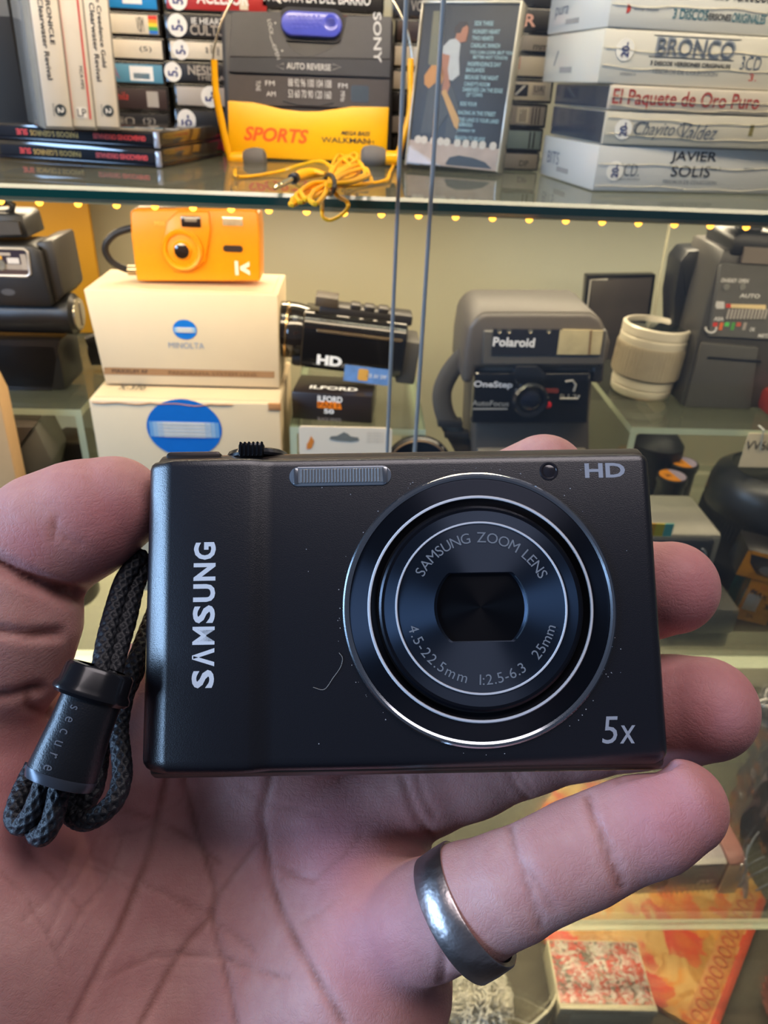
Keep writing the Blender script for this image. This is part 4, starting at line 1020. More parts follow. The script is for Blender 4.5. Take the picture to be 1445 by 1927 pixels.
# flash hood
MB().prism(P((868, 720), (872, 660), (880, 612), (896, 592), (912, 586), (1110, 586), (1128, 596), (1148, 640), (1140, 680), (1120, 690), (896, 690), (888, 720)), -0.004, 0.075).bevel(0.005, 3).build('flash_hood', pg, t)
MB().prism(P((905, 682), (908, 618), (1150 - 10, 618), (1132, 682)), -0.006, 0.0).bevel(0.001, 1).build('hood_face', mat('polaroid_face', (78, 74, 70), 0.4), t)
nw_ = MB().prism(P((922, 663), (926, 615), (1056, 616), (1052, 663)), -0.0068, -0.004).build('name_window', mat('name_window', (30, 30, 36), 0.12, coat=0.6), t)
fl = mat('flash_reflector', (214, 196, 150), 0.16, 0.4, coat=0.8, var=0.3, scale=120)
MB().prism(P((1044, 662), (1050, 616), (1131, 618), (1124, 662)), -0.0072, -0.004).build('flash_window', fl, t, label='silvery gold flash window')
MB().prism(P((1102, 662), (1106, 617), (1109, 617), (1105, 662)), -0.0078, -0.006).build('flash_divider', mat('divider_brown', (110, 84, 56), 0.4), t)
for i in range(4):
    x, z = g((937, 955, 995, 1029)[i], 619); MB().lathe([(0.0019, 0), (0.0019, 0.0006), (0.0012, 0.0006), (0.0010, 0.0001)], 14, Matrix.Translation((x, -0.0068, z)) @ AX()).build('stud', mat('stud_metal', (200, 190, 170), 0.25, 0.9), t)
x, z = g(964, 639); text(nw_, 'Polaroid', x, z, 0.0335, 0.0075, mat('polaroid_print', (206, 204, 206), 0.5), -0.0072, bold=0.03)
x, z = g(927, 723); text(t, 'OneStep', x, z, 0.0325, 0.0070, mat('polaroid_print'), -0.0024, bold=0.03)
x, z = g(922, 757); text(t, 'AutoFocus', x, z, 0.0310, 0.0048, mat('polaroid_print_dim', (150, 146, 140), 0.5), -0.0024, bold=0.01)
decal(t, [g(889, 769), g(954, 769), g(954, 766), g(889, 766)], mat('polaroid_print_dim'), -0.0024)
# lens turret
lx, lz = g(993, 744)
MB().prism(P((962, 700), (966, 682), (1008, 682), (1026, 700), (1020, 720), (970, 720)), -0.010, 0.004).bevel(0.002, 2).build('lens_hood', pgl, t)
MB().lathe([(0.0150, 0), (0.0150, 0.010), (0.0132, 0.0125), (0.0110, 0.0120), (0.0100, 0.0095)], 36, Matrix.Translation((lx, -0.002, lz)) @ AX()).build('lens_barrel', pgl, t)
MB().lathe([(0.0100, 0.0096), (0.0080, 0.0110), (0.004, 0.0118), (0.0003, 0.012)], 30, Matrix.Translation((lx, -0.002, lz)) @ AX()).build('lens', mat('lens_glass', (18, 22, 36), 0.04, coat=1.0), t)
x, z = g(1030, 760); MB().lathe([(0.0030, 0), (0.0028, 0.0016), (0.001, 0.0022)], 18, Matrix.Translation((x, -0.002, z)) @ AX()).build('shutter_button', mat('button_red', (206, 34, 44), 0.35), t, label='red shutter button')
MB().prism(rrect(g(1022, 737)[0], g(1022, 737)[1], g(1050, 730)[0], g(1050, 730)[1], 0.001), -0.0026, 0).build('print', mat('dull_red', (120, 50, 46), 0.5), t)
for pts in (((1062, 716), (1076, 714), (1082, 722), (1078, 734)), ((1052, 748), (1086, 748), (1088, 742))):
    MB().tube([(g(*p)[0], -0.0026, g(*p)[1]) for p in pts], 0.0009, 6).build('print', mat('polaroid_print_dim'), t)
x, z = g(1068, 744); text(t, 'B I 2', x, z, 0.014, 0.004, mat('polaroid_print_dim'), -0.0026)
MB().prism(P((1052, 690), (1056, 672), (1140, 672), (1128, 690)), -0.003, 0.004).bevel(0.001, 1).build('exposure_slot', pgd, t)
MB().prism(P((1112, 722), (1118, 684), (1140, 682), (1136, 724)), 0.002, 0.03).bevel(0.002, 1).build('side_grip', pgd, t)
# carrying strap hanging at its left
stp = [(g(x, y)[0], 0.030, g(x, y)[1]) for x, y in ((884, 690), (866, 708), (848, 735), (838, 765), (842, 800), (858, 832), (872, 856), (884, 880), (890, 900))]
MB().tube(spline(stp, 5), 0.0085, 10, flat=0.35).build('strap', mat('strap_grey', (74, 66, 56), 0.75, bump=0.5, bscale=1500), t)
for py in (820, 842):
    x, z = g((853 if py == 820 else 866), py); MB().box(x - 0.011, 0.024, z - 0.0028, x + 0.011, 0.036, z + 0.0028, 0.001).build('strap_slider', pgd, t)

# silver lens on the right riser
pA = at_z(1204, 757, ZR)
r0 = 0.0300
bx = at_z(1203, 748, ZR)
Yc2 = pA.y + r0
def rad(pxa, pxb, py):
    a = at_y(pxa, py, Yc2); b = at_y(pxb, py, Yc2); return abs(b.x - a.x) / 2
cxw = at_y(1203, 735, Yc2).x
t = thing('silver_lens', Matrix.Translation((cxw, Yc2, ZR)) @ Matrix.Rotation(math.radians(3), 4, 'Y'), 'silver zoom lens standing upright on the right riser', 'lens')
zt = up_h(t.matrix_world, 1210, 606)
sv = mat('lens_silver', (232, 224, 204), 0.35, 0.25, var=0.05); svd = mat('lens_satin', (196, 184, 160), 0.36, 0.35)
R1, R2, R3 = rad(1150, 1258, 740), rad(1142, 1268, 660), rad(1155, 1280, 610)
MB().lathe([(R1 * 0.93, 0.0005), (R1, 0.003), (R1 * 1.02, zt * 0.12), (R1 * 0.97, zt * 0.135), (R1 * 0.97, zt * 0.15), (R1 * 1.03, zt * 0.155), (R1 * 1.03, zt * 0.27)], 56).build('mount_ring', sv, t)
MB().lathe([(R1 * 1.0, zt * 0.27), (R1 * 1.0, zt * 0.31)], 56, cap0=False, cap1=False).build('aperture_ring', GLOSSB(), t)
zr_ = MB()
zr_.lathe([(R2 * 0.985, zt * 0.30), (R2 * 0.985, zt * 0.74)], 56)
for k in range(56):
    an = 2 * math.pi * k / 56
    zr_.box(-0.0007, -0.0005, zt * 0.32, 0.0007, 0.0008, zt * 0.72, rot=Matrix.Rotation(an, 4, 'Z') @ Matrix.Translation((0, R2 * 0.985, 0)))
zr_.build('zoom_ring', svd, t)
MB().lathe([(R3 * 0.98, zt * 0.73), (R3 * 1.0, zt * 0.75), (R3 * 1.0, zt * 0.84), (R3 * 0.97, zt * 0.85), (R3 * 0.97, zt * 0.87), (R3 * 1.0, zt * 0.88), (R3 * 1.0, zt * 0.985), (R3 * 0.96, zt), (R3 * 0.90, zt), (R3 * 0.88, zt * 0.95)], 56, cap1=False).build('filter_ring', sv, t)
MB().lathe([(R3 * 0.885, zt * 0.955), (R3 * 0.6, zt * 0.97), (R3 * 0.3, zt * 0.978), (0.0003, zt * 0.98)], 48, cap0=False).build('front_glass', mat('front_glass', (20, 26, 22), 0.05, coat=1.0), t)

# dark framed plate leaning behind the lens
a = at_y(1102, 612, 0.80); b = at_y(1222, 612, 0.80)
t = thing('picture_frame', Matrix.Translation((a.x, 0.80, at_y(1102, 660, 0.80).z)), 'black framed plate standing behind the silver lens', 'frame')
t.location.z = ZR + 0.0005
g = face(t.matrix_world)
MB().prism([g(1086, 740), g(1205, 740), g(1238, 501), g(1107, 503)], 0, 0.012).bevel(0.001, 1).build('frame', GLOSSB(), t)
MB().prism([g(1101, 720), g(1200, 720), g(1230, 507), g(1115, 510)], -0.0016, 0.001).build('picture', mat('dark_picture', (56, 52, 50), 0.2, var=0.4, scale=25, coat=0.5), t)
MB().tube([(g(*p)[0], -0.0018, g(*p)[1]) for p in ((1098, 640), (1113, 511), (1145, 510))], 0.0009, 6).build('rim_line', mat('rim_line', (150, 146, 136), 0.4), t)
MB().tube([(g(*p)[0], -0.004, g(*p)[1]) for p in ((1222, 640), (1243, 500), (1262, 400))], 0.0016, 6).build('support_rod', mat('rod_pale', (160, 156, 132), 0.3), t)

# large flash battery unit at the right
YB2 = at_z(1350, 766, ZR).y
a = at_y(1277, 776, YB2); b = at_y(1420, 786, YB2)
mB = Matrix.Translation((a.x, YB2, ZR + 0.0004)) @ Matrix.Rotation(math.radians(-2), 4, 'Z')
t = thing('flash_battery_unit', mB, 'tall grey flash unit with dials and coloured scales at the right on the riser', 'flash unit')
g = face(mB)
def Pz(*pts, y=0.0): return [(x, max(0.0, z)) for x, z in (g(p[0], p[1], y) for p in pts)][::-1]
ub = mat('unit_grey', (66, 64, 61), 0.4, bump=0.15); ud = mat('unit_black', (20, 22, 27), 0.4)
MB().prism(Pz((1282, 790), (1276, 775), (1332, 560), (1350, 500), (1362, 470), (1470, 470), (1470, 790)), 0.0, 0.075).bevel(0.003, 2).build('body', ub, t)
MB().prism(Pz((1262, 790), (1262, 760), (1268, 560), (1280, 492), (1296, 472), (1372, 468), (1376, 520), (1310, 700), (1300, 760), (1300, 790), y=0.048), 0.048, 0.085).bevel(0.003, 2).build('side_housing', ud, t)
MB().prism(Pz((1330, 632), (1352, 500), (1360, 494), (1470, 500), (1470, 640)), -0.003, 0.002).bevel(0.001, 1).build('control_panel', mat('panel_grey', (92, 90, 86), 0.35), t)
MB().prism(Pz((1282, 775), (1318, 642), (1425, 652), (1405, 780)), -0.004, 0.002).bevel(0.0018, 2).build('battery_door', mat('door_grey', (76, 74, 70), 0.4), t)
MB().prism(Pz((1326, 672), (1330, 668), (1428, 676), (1428, 680)), -0.0046, -0.002).build('door_groove', ud, t)
MB().prism(Pz((1372, 480), (1378, 445), (1395, 434), (1470, 440), (1470, 486)), -0.004, 0.06).bevel(0.003, 2).build('flash_head', ud, t)
MB().prism(Pz((1390, 492), (1396, 462), (1470, 466), (1470, 496)), -0.006, -0.002).build('head_plate', mat('head_plate', (110, 100, 92), 0.4), t)
for px, py in ((1410, 440), (1430, 444)):
    x, z = g(px, py); MB().box(x - 0.006, 0.01, z - 0.003, x + 0.006, 0.02, z + 0.006, 0.0015).build('clip', ud, t)
up = mat('unit_print', (206, 202, 196), 0.5)
for px, py, s_, ww in ((1369, 526, 'ON-READY', 0.014), (1396, 527, 'OPEN', 0.009), (1408, 555, 'AUTO', 0.018), (1352, 572, 'ISO', 0.008), (1350, 598, 'ASA', 0.009), (1413, 618, 'OK', 0.005), (1436, 630, 'METZ', 0.012)):
    x, z = g(px, py); text(t, s_, x, z, ww, 0.0036, up, -0.0034, bold=0.03)
for px in (1364, 1394):
    x, z = g(px, 538); MB().lathe([(0.0028, 0), (0.0026, 0.0012)], 16, Matrix.Translation((x, -0.003, z)) @ AX()).build('knob', mat('knob_grey', (120, 118, 112), 0.4), t)
decal(t, [g(1345, 579), g(1360, 579), g(1360, 566), g(1345, 565)], up, -0.0034)
decal(t, [g(1363, 577), g(1438, 580), g(1438, 572), g(1363, 570)], mat('scale_bar', (214, 190, 140), 0.5), -0.0034)
decal(t, [g(1363, 577), g(1372, 577), g(1372, 570), g(1363, 570)], redp, -0.0037)
for i in range(12):
    x0_, z0_ = g(1365 + i * 6.4, 597); x1_, z1_ = g(1368 + i * 6.4, 580)
    MB().box(x0_, -0.0046, z0_, x1_, -0.002, z1_, 0.0004, 1).build('scale_rib', mat('rib_grey', (176, 168, 158), 0.4), t)
for i, c in enumerate(((210, 60, 50), (220, 110, 60), (90, 190, 90), (80, 150, 70), (196, 90, 70), (160, 150, 140))):
    a_ = g(1338 + i * 11, 619 if i % 2 else 612); b_ = g(1348 + i * 11, 605)
    decal(t, rect(a_[0], a_[1], b_[0], b_[1]), mat('unit_c%d' % i, c, 0.5), -0.0034)
MB().tube([(g(1335 + 10 * math.cos(a_), 615 + 9 * math.sin(a_))[0], -0.0036, g(1335 + 10 * math.cos(a_), 615 + 9 * math.sin(a_))[1]) for a_ in np.linspace(-0.2, 3.3, 12)], 0.0009, 6).build('arc_print', up, t)
# small red pouch and ochre strip in the corner beyond
pa = at_z(1424, 792, ZR)
t = tag(MB().box(0, 0, 0, 0.05, 0.03, 0.022, 0.005).build('red_pouch', mat('pouch_red', (150, 44, 34), 0.7)), 'small red pouch at the right edge beside the flash unit', 'pouch')
t.location = (at_y(1430, 785, pa.y + 0.02).x, pa.y + 0.005, ZR + 0.0004)

# price card
pc = at_y(1398, 852, 0.60)
t = thing('price_card', Matrix.Translation((pc.x, 0.60, ZR - 0.032)), 'white card with handwritten figures hanging at the right riser edge', 'price card')
g = face(t.matrix_world)
MB().box(0, 0, g(0, 850)[1], 0.05, 0.0008, g(1400, 815)[1]).build('card', mat('card_cream', (220, 204, 172), 0.6), t)
x, z = g(1428, 838); text(t, 'VV60', x, z, 0.024, 0.009, INK(), -0.0004)
MB().tube([(g(1430, 845)[0], -0.001, g(1430, 845)[1]), (g(1434, 820)[0], -0.001, g(1434, 820)[1]), (g(1436, 808)[0], -0.001, g(1436, 808)[1]), (g(1430, 803)[0], 0.003, g(1430, 803)[1])], 0.0009, 6).build('hook', mat('hook_clear', (170, 170, 160), 0.2), t)

# film canisters
can_b = mat('canister_black', (30, 29, 32), 0.42); can_o = mat('canister_orange', (240, 150, 30), 0.4); can_l = mat('canister_lilac', (176, 160, 190), 0.4)
cans = [((1266, 893), 0.040, 'black film canister with an orange and lilac lid, nearest of three'),
        ((1287, 868), 0.047, 'black film canister with an orange and lilac lid, just behind the nearest'),
        ((1188, 846), 0.050, 'black film canister with an orange lid mostly hidden by the held camera')]
for k, (pp, hh_, lab) in enumerate(cans):
    zt = Z2 + 0.050
    c = at_z(pp[0], pp[1], zt)
    t = thing('film_canister', Matrix.Translation((c.x, c.y, Z2 + 0.0003)) @ Matrix.Rotation(0.2, 4, 'Z'), lab, 'film canister')
    MB().lathe([(0.0152, 0), (0.0160, 0.002), (0.0160, 0.040)], 36).build('canister', can_b, t)
    MB().lathe([(0.0175, 0.0395), (0.0180, 0.041), (0.0180, 0.0475), (0.0172, 0.0485), (0.0160, 0.0478)], 36).build('lid', can_b, t)
    for nm, m_, a0, a1 in (('lid_label', can_o, 0.45 * math.pi, 1.55 * math.pi), ('lid_label', can_l, -0.45 * math.pi, 0.45 * math.pi)):
        poly = disc_poly(0, 0, 0.0152, n=20, a0=a0, a1=a1)
        MB().prism(poly, -0.0002, 0.0).build(nm, m_, t, 0).matrix_local = Matrix.Translation((0, 0, 0.0486)) @ Matrix.Rotation(-math.pi / 2, 4, 'X')
    text(t, '35', -0.006, 0.0, 0.007, 0.006, INK(), -0.0003, mtx=Matrix.Translation((0, 0, 0.0489)) @ Matrix.Rotation(-math.pi / 2, 4, 'X'))
t = tag(MB().lathe([(0.030, 0), (0.031, 0.003), (0.030, 0.062), (0.020, 0.074), (0.004, 0.080)], 40).build('dark_lens_pouch', mat('pouch_dark', (18, 20, 30), 0.5)), 'dark domed lens pouch behind the film canisters', 'pouch')
c = at_z(1262, 846, Z2 + 0.07); t.location = (c.x, c.y + 0.035, Z2 + 0.0003)

# wide black lens standing at the right
YL = 0.625
xl_ = at_y(1332, 900, YL).x
rL = 0.058
t = thing('wide_lens', Matrix.Translation((xl_ + rL, YL, Z2 + 0.0003)) @ Matrix.Rotation(math.radians(4), 4, 'Y'), 'wide black lens with ribbed rings lying cap up at the right edge', 'lens')
zt = up_h(t.matrix_world, 1430, 880)
rub = mat('rubber_black', (34, 34, 36), 0.5, bump=0.3)
MB().lathe([(rL * 0.86, 0.002), (rL * 0.88, zt * 0.08), (rL * 1.0, zt * 0.16), (rL * 1.03, zt * 0.30), (rL * 1.0, zt * 0.33), (rL * 0.96, zt * 0.40), (rL * 0.96, zt * 0.5)], 56).build('barrel', rub, t)
rb_ = MB(); rb_.lathe([(rL * 0.97, zt * 0.48), (rL * 0.97, zt * 0.66)], 56)
for k in range(90):
    rb_.box(-0.0009, -0.0004, zt * 0.50, 0.0009, 0.0010, zt * 0.64, rot=Matrix.Rotation(2 * math.pi * k / 90, 4, 'Z') @ Matrix.Translation((0, rL * 0.97, 0)))
rb_.build('grip_ring', rub, t)
MB().lathe([(rL * 0.965, zt * 0.66), (rL * 0.985, zt * 0.70), (rL * 0.98, zt * 0.84), (rL * 0.93, zt * 0.93), (rL * 0.84, zt * 0.97), (rL * 0.74, zt * 1.0), (rL * 0.70, zt * 0.985), (0.0005, zt * 0.985)], 64).build('lens_cap', mat('cap_satin', (44, 44, 44), 0.38), t)
MB().lathe([(0.008, 0), (0.012, 0.006), (0.012, 0.022), (0.007, 0.030)], 24, Matrix.Translation((-rL * 1.02, -0.012, 0.022))).build('pale_knob', mat('knob_pale', (176, 176, 172), 0.4), t)

# grey slide projector on the middle shelf
pA = at_z(1240, 1222, Z2); pB = at_z(1362, 1224, Z2)
xr_ = at_y(1366, 1180, 0.522).x
t = thing('slide_projector', Matrix.Translation((xr_ - 0.14, 0.515, Z2 + 0.0003)), 'grey plastic slide projector behind the middle fingertip', 'projector')
g = face(t.matrix_world)
pgx = mat('projector_grey', (128, 126, 114), 0.42, bump=0.1); pdk = mat('projector_dark', (52, 54, 56), 0.25, coat=0.4)
z1 = g(1300, 1140)[1]; z2 = g(1300, 1010)[1]
MB().box(0, -0.002, 0, 0.140, 0.10, z1 * 0.34, 0.003).build('base', mat('projector_base', (64, 66, 68), 0.35), t)
MB().box(0, -0.004, z1 * 0.36, 0.142, 0.10, z1 * 0.98, 0.004).build('body', pgx, t)
xq = g(1352, 1060)[0]
MB().box(0, 0.004, z1 * 0.97, xq, 0.075, z2, 0.005).build('housing', pgx, t)
MB().box(0.004, 0.002, z1 * 1.06, xq - 0.006, 0.008, z2 - 0.004, 0.004).build('dark_window', pdk, t)
hl = [(xq - 0.020 + 0.008 * math.cos(a_), 0.0016, z2 - 0.022 + 0.010 * math.sin(a_)) for a_ in np.linspace(-1.2, 1.2, 10)]
MB().tube(hl, 0.0010, 6).build('window_ring', mat('ring_pale', (150, 152, 150), 0.3), t)
# rainbow sticker at its top edge
t = thing('foil_sticker', Matrix.Translation((at_y(1240, 985, 0.519).x, 0.514, Z2 + z2 + 0.0008)), 'shiny rainbow foil sticker beside the held camera', 'sticker')
for i, c in enumerate(((250, 180, 40), (246, 220, 60), (120, 210, 190))):
    MB().prism(rect(-0.012 + i * 0.0075, 0, -0.0045 + i * 0.0075, 0.012), 0, 0.0008).build('stripe', mat('foil_%d' % i, c, 0.2, 0.3, coat=0.5), t)

# film cartons at the right
fo = mat('film_carton_orange', (244, 158, 24), 0.42); ft = mat('film_carton_teal', (24, 96, 84), 0.45); fb = mat('film_carton_black', (40, 38, 36), 0.35)
pB0 = at_y(1386, 1150, 0.53)
t = tag(MB().box(0, 0, 0, 0.12, 0.06, at_y(1400, 1165, 0.535).z - Z2 - 0.0006, 0.002).build('brown_block', mat('block_brown', (92, 62, 40), 0.6, var=0.3, scale=40)), 'brown block standing for a reflection, under the orange film boxes at the right edge', 'box')  # solid brown block imitates a brown reflection in the shelf
t.location = (at_y(1352, 1200, 0.535).x, 0.535, Z2 + 0.0003)
zbc = at_y(1400, 1165, 0.535).z
def film_box(px, py, Y, rz, ry, h, wdt, lab, kind):
    p = at_y(px, py, Y)
    m = Matrix.Translation((p.x, Y, zbc + 0.0005)) @ Matrix.Rotation(rz, 4, 'Z') @ Matrix.Rotation(ry, 4, 'Y')
    t = thing('film_box', m, lab, 'box')
    MB().box(0, 0, 0, wdt, 0.035, h, 0.0008).build('carton', fo if kind != 't' else ft, t)
    MB().box(wdt - 0.0005, 0.0006, 0.0006, wdt + 0.0006, 0.034, h - 0.0006).build('side_panel', ft, t)
    MB().box(-0.0006, 0.0006, 0.0006, 0.0005, 0.034, h - 0.0006).build('side_panel', ft, t)
    return t
t = film_box(1378, 1165, 0.536, math.radians(-14), math.radians(6), 0.044, 0.030, 'orange film box with a white panel and black lettering, at the right edge', 'o')
decal(t, rect(0.003, 0.012, 0.015, 0.030), mat('panel_white', (226, 216, 200), 0.5), -0.0003)
text(t, 'MAX', 0.012, 0.031, 0.017, 0.005, INK(), -0.0005, rot=-0.3, bold=0.03)
text(t, 'x', 0.023, 0.020, 0.006, 0.006, INK(), -0.0005, bold=0.04)
text(t, '24', 0.012, 0.007, 0.006, 0.004, INK(), -0.0005)
text(t, 'GOLD', 0.018, 0.037, 0.016, 0.004, redp, -0.0005, rot=-0.3)
zt_top = 0.044
t = thing('film_box', Matrix.Translation((at_y(1394, 1050, 0.538).x, 0.538, zbc + zt_top + 0.003)) @ Matrix.Rotation(math.radians(-14), 4, 'Z') @ Matrix.Rotation(math.radians(8), 4, 'Y'), 'orange and black film box lying on top of the other film boxes', 'box')
MB().box(0, 0, 0, 0.05, 0.035, 0.028, 0.0008).build('carton', fb, t)
decal(t, [(0, 0.001), (0.05, 0.001), (0.05, 0.004), (0.016, 0.006), (0.006, 0.016), (0.003, 0.027), (0, 0.027)], fo, -0.0003)
decal(t, [(0.004, 0.0245), (0.05, 0.0245), (0.05, 0.0278), (0.003, 0.0278)], fo, -0.0004)
decal(t, rect(0.020, 0.0195, 0.05, 0.0235), redp, -0.0004)
decal(t, disc_poly(0.026, 0.012, 0.010, 0.005, 20), mat('film_grey', (150, 150, 144), 0.4), -0.0003)
t = film_box(1428, 1190, 0.536, math.radians(-10), math.radians(4), 0.042, 0.030, 'orange and teal film box cut by the right edge of the picture', 'o')
t = tag(MB().box(0, 0, 0, 0.030, 0.03, 0.012, 0.001).build('blue_tag', mat('tag_blue', (60, 110, 176), 0.5)), 'small blue box behind the middle fingertip', 'box')
t.location = (at_y(1350, 1090, 0.56).x, 0.60, Z2 + 0.0003); t.scale = (1, 1, 5.0)

# slide viewer and small black camera at the left under the riser
pA = at_z(-40, 950, Z2); YV = 0.60
m = Matrix.Translation((at_y(-60, 920, YV).x, YV, Z2 + 0.0003)) @ Matrix.Rotation(math.radians(4), 4, 'Z')
zlow = 0.0
t = thing('slide_viewer', m, 'brown grey slide viewer with a bright window at the left edge', 'slide viewer')
g = face(m)
vb = mat('viewer_brown', (82, 72, 62), 0.42); vs = mat('viewer_side', (104, 100, 88), 0.5)
def Pv(*pts): return [(x, max(0, z)) for x, z in (g(*p) for p in pts)][::-1]
zf = g(40, 922)[1]
MB().box(-0.02, 0.004, 0, g(84, 930)[0], 0.07, zf, 0.002).build('foot', mat('viewer_foot', (24, 23, 24), 0.5), t)
MB().prism(Pv((-60, 923), (50, 923), (28, 853), (-60, 853)), 0, 0.004).bevel(0.001, 1).build('front_face', vb, t)
MB().prism(Pv((-60, 922), (49, 922), (27, 854), (62, 806), (-60, 806)), 0.0035, 0.05).bevel(0.002, 2).build('hood', vb, t)
MB().prism(Pv((50, 923), (28, 854), (62, 808), (95, 872), (94, 880), (88, 910), (72, 950), (52, 950)), 0.006, 0.055).bevel(0.002, 2).build('side_wall', vs, t)
MB().prism(Pv((-60, 918), (44, 917), (27, 858), (-60, 857)), -0.0008, 0.001).build('window_frame', mat('viewer_frame', (40, 36, 34), 0.35), t)
MB().prism(Pv((-60, 905), (22, 906), (14, 866), (-60, 866)), -0.0014, 0.001).build('window', mat('viewer_window', (206, 196, 178), 0.12, coat=1.0, var=0.35, scale=60), t)
pA = at_y(92, 900, 0.64)
t = thing('small_camera', Matrix.Translation((pA.x, 0.685, Z2 + 0.0003)), 'small black pocket camera behind the thumb, under the left riser', 'camera')
g = face(t.matrix_world)
MB().prism([(x, max(0, z)) for x, z in (g(*p) for p in ((78, 1000), (160, 1000), (160, 850), (152, 834), (100, 832), (80, 842)))], 0, 0.04).bevel(0.003, 2).build('body', mat('pocket_black', (44, 38, 32), 0.4), t)
x, z = g(92, 842); MB().lathe([(0.006, 0), (0.006, 0.004), (0.004, 0.006)], 20, Matrix.Translation((x, 0.0, z)) @ AX()).build('finder', mat('finder_metal', (110, 104, 100), 0.25, 0.7), t)
x, z = g(146, 895); MB().lathe([(0.004, 0), (0.004, 0.003), (0.002, 0.004)], 16, Matrix.Translation((x, 0.0, z)) @ AX()).build('button', mat('button_pale', (170, 164, 150), 0.3, 0.5), t)
# dark lens and grey case seen through the gap under the thumb
c = at_z(140, 1215, Z2)
t = thing('dark_lens', Matrix.Translation((at_y(118, 1150, 0.56).x, 0.58, Z2 + 0.0003)), 'dark lens standing on the middle shelf, glimpsed under the thumb', 'lens')
MB().lathe([(0.026, 0), (0.028, 0.003), (0.028, 0.020), (0.026, 0.022), (0.026, 0.034), (0.030, 0.036), (0.030, 0.062), (0.026, 0.066), (0.022, 0.060)], 40).build('barrel', mat('lens_brownish', (62, 56, 46), 0.4), t)
MB().lathe([(0.0305, 0.040), (0.0305, 0.058)], 40, cap0=False, cap1=False).build('grip_ring', rub, t)

# ================================================================ lowest shelf
# clear-boxed small camcorder
xr_ = at_y(1388, 1650, 0.565).x
pq = at_z(1300, 1686, Z3)
t = thing('boxed_camcorder', Matrix.Translation((at_z(1230, 1690, Z3).x - 0.05, pq.y, Z3 + 0.0003)) @ Matrix.Rotation(math.radians(3), 4, 'Z'), 'small silver camcorder in a brown cradle on the lowest shelf, beside the little finger', 'camcorder')
g = face(t.matrix_world)
xw = g(1345, 1680)[0]; zt = g(1330, 1620)[1]
si = mat('camcorder_silver', (168, 160, 162), 0.25, 0.5)
MB().prism_x([(0, 0), (-0.002, zt * 0.9), (0.006, zt), (0.050, zt * 1.02), (0.052, 0)], 0, xw).bevel(0.003, 3).build('body', si, t)
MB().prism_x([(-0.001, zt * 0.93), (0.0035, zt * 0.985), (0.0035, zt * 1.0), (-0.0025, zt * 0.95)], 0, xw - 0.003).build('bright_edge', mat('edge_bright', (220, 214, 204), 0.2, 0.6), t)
MB().prism_x([(-0.0035, 0.0), (-0.004, zt * 0.95), (0.012, zt * 1.06), (0.060, zt * 1.06), (0.060, 0)], xw, xw + 0.022).bevel(0.001, 1).build('cradle', mat('cradle_brown', (112, 70, 62), 0.5), t)
MB().prism_x([(-0.0042, 0.0), (-0.0042, zt * 0.9), (-0.003, zt * 0.95), (-0.003, 0)], xw, xw + 0.022).build('cradle_front', mat('cradle_tan', (168, 140, 110), 0.5), t)
text(t, 'JVC', xw - 0.022, zt * 0.42, 0.020, 0.006, mat('jvc_print', (232, 222, 200), 0.4), -0.0036, shear=0.3, bold=0.02)
for i in range(11):
    MB().lathe([(0.0016, 0), (0.0016, 0.0008), (0.0006, 0.0014)], 10, Matrix.Translation((xw - 0.004 - i * 0.0066, -0.0014, 0.0025)) @ AX()).build('stud', mat('stud_gold', (236, 214, 150), 0.2, 0.9), t)
x, z = xw - 0.080, zt * 0.45
MB().lathe([(0.012, 0), (0.012, 0.004), (0.009, 0.006), (0.008, 0.003)], 28, Matrix.Translation((x, 0.0, z)) @ AX()).build('lens', GLOSSB(), t)

# black bag in clear plastic at the right
def lumpy(name, c, rx, ry, rz, m, lab, cat, seed, amp=0.18, fr=3.0, parent=None):
    bm = bmesh.new(); bmesh.ops.create_icosphere(bm, subdivisions=5, radius=1.0)
    import mathutils
    for v in bm.verts:
        n = mathutils.noise.noise(v.co * fr + Vector((seed, 0, 0))) + 0.5 * mathutils.noise.noise(v.co * fr * 2.3 + Vector((0, seed, 0)))
        k = 1 + amp * n
        v.co = Vector((v.co.x * rx * k, v.co.y * ry * k, max(-0.985, v.co.z) * rz * k))
    zmin = min(v.co.z for v in bm.verts)
    for v in bm.verts: v.co.z -= zmin
    mb = MB(); mb.bm.free(); mb.bm = bm
    o = mb.build(name, m, parent, 60)
    o.location = c
    return tag(o, lab, cat) if lab else o
c = at_z(1452, 1630, Z3)
lumpy('black_bag', (at_y(1450, 1500, 0.60).x + 0.010, 0.60, Z3 + 0.0003), 0.052, 0.05, 0.155, mat('bag_black', (30, 32, 36), 0.25, bump=0.6, bscale=120, coat=0.5), 'black bag in crinkled plastic at the right edge below the middle shelf', 'bag', 4.0, 0.30, 2.6)
c = at_z(1405, 1580, Z3)
cp = []
t = thing('clear_wrapper', Matrix.Translation((at_y(1420, 1590, 0.535).x, 0.535, Z3 + 0.0003)), 'crumpled clear plastic wrapper in front of the black bag', 'wrapper')
fold = mat('wrapper_fold', (140, 150, 160), 0.2, coat=0.8)
for k in range(9):
    x = -0.012 + 0.007 * k; 
    pts = [(x + 0.008 * math.sin(3 * u + k), 0.010 * math.cos(2.3 * u + 1.3 * k), 0.0025 + u * (0.06 + 0.012 * (k % 4))) for u in np.linspace(0, 1, 9)]
    MB().tube(spline(pts, 3), [0.0024 - 0.0014 * i / 24 for i in range(25)], 7, flat=0.5).build('fold', fold, t)

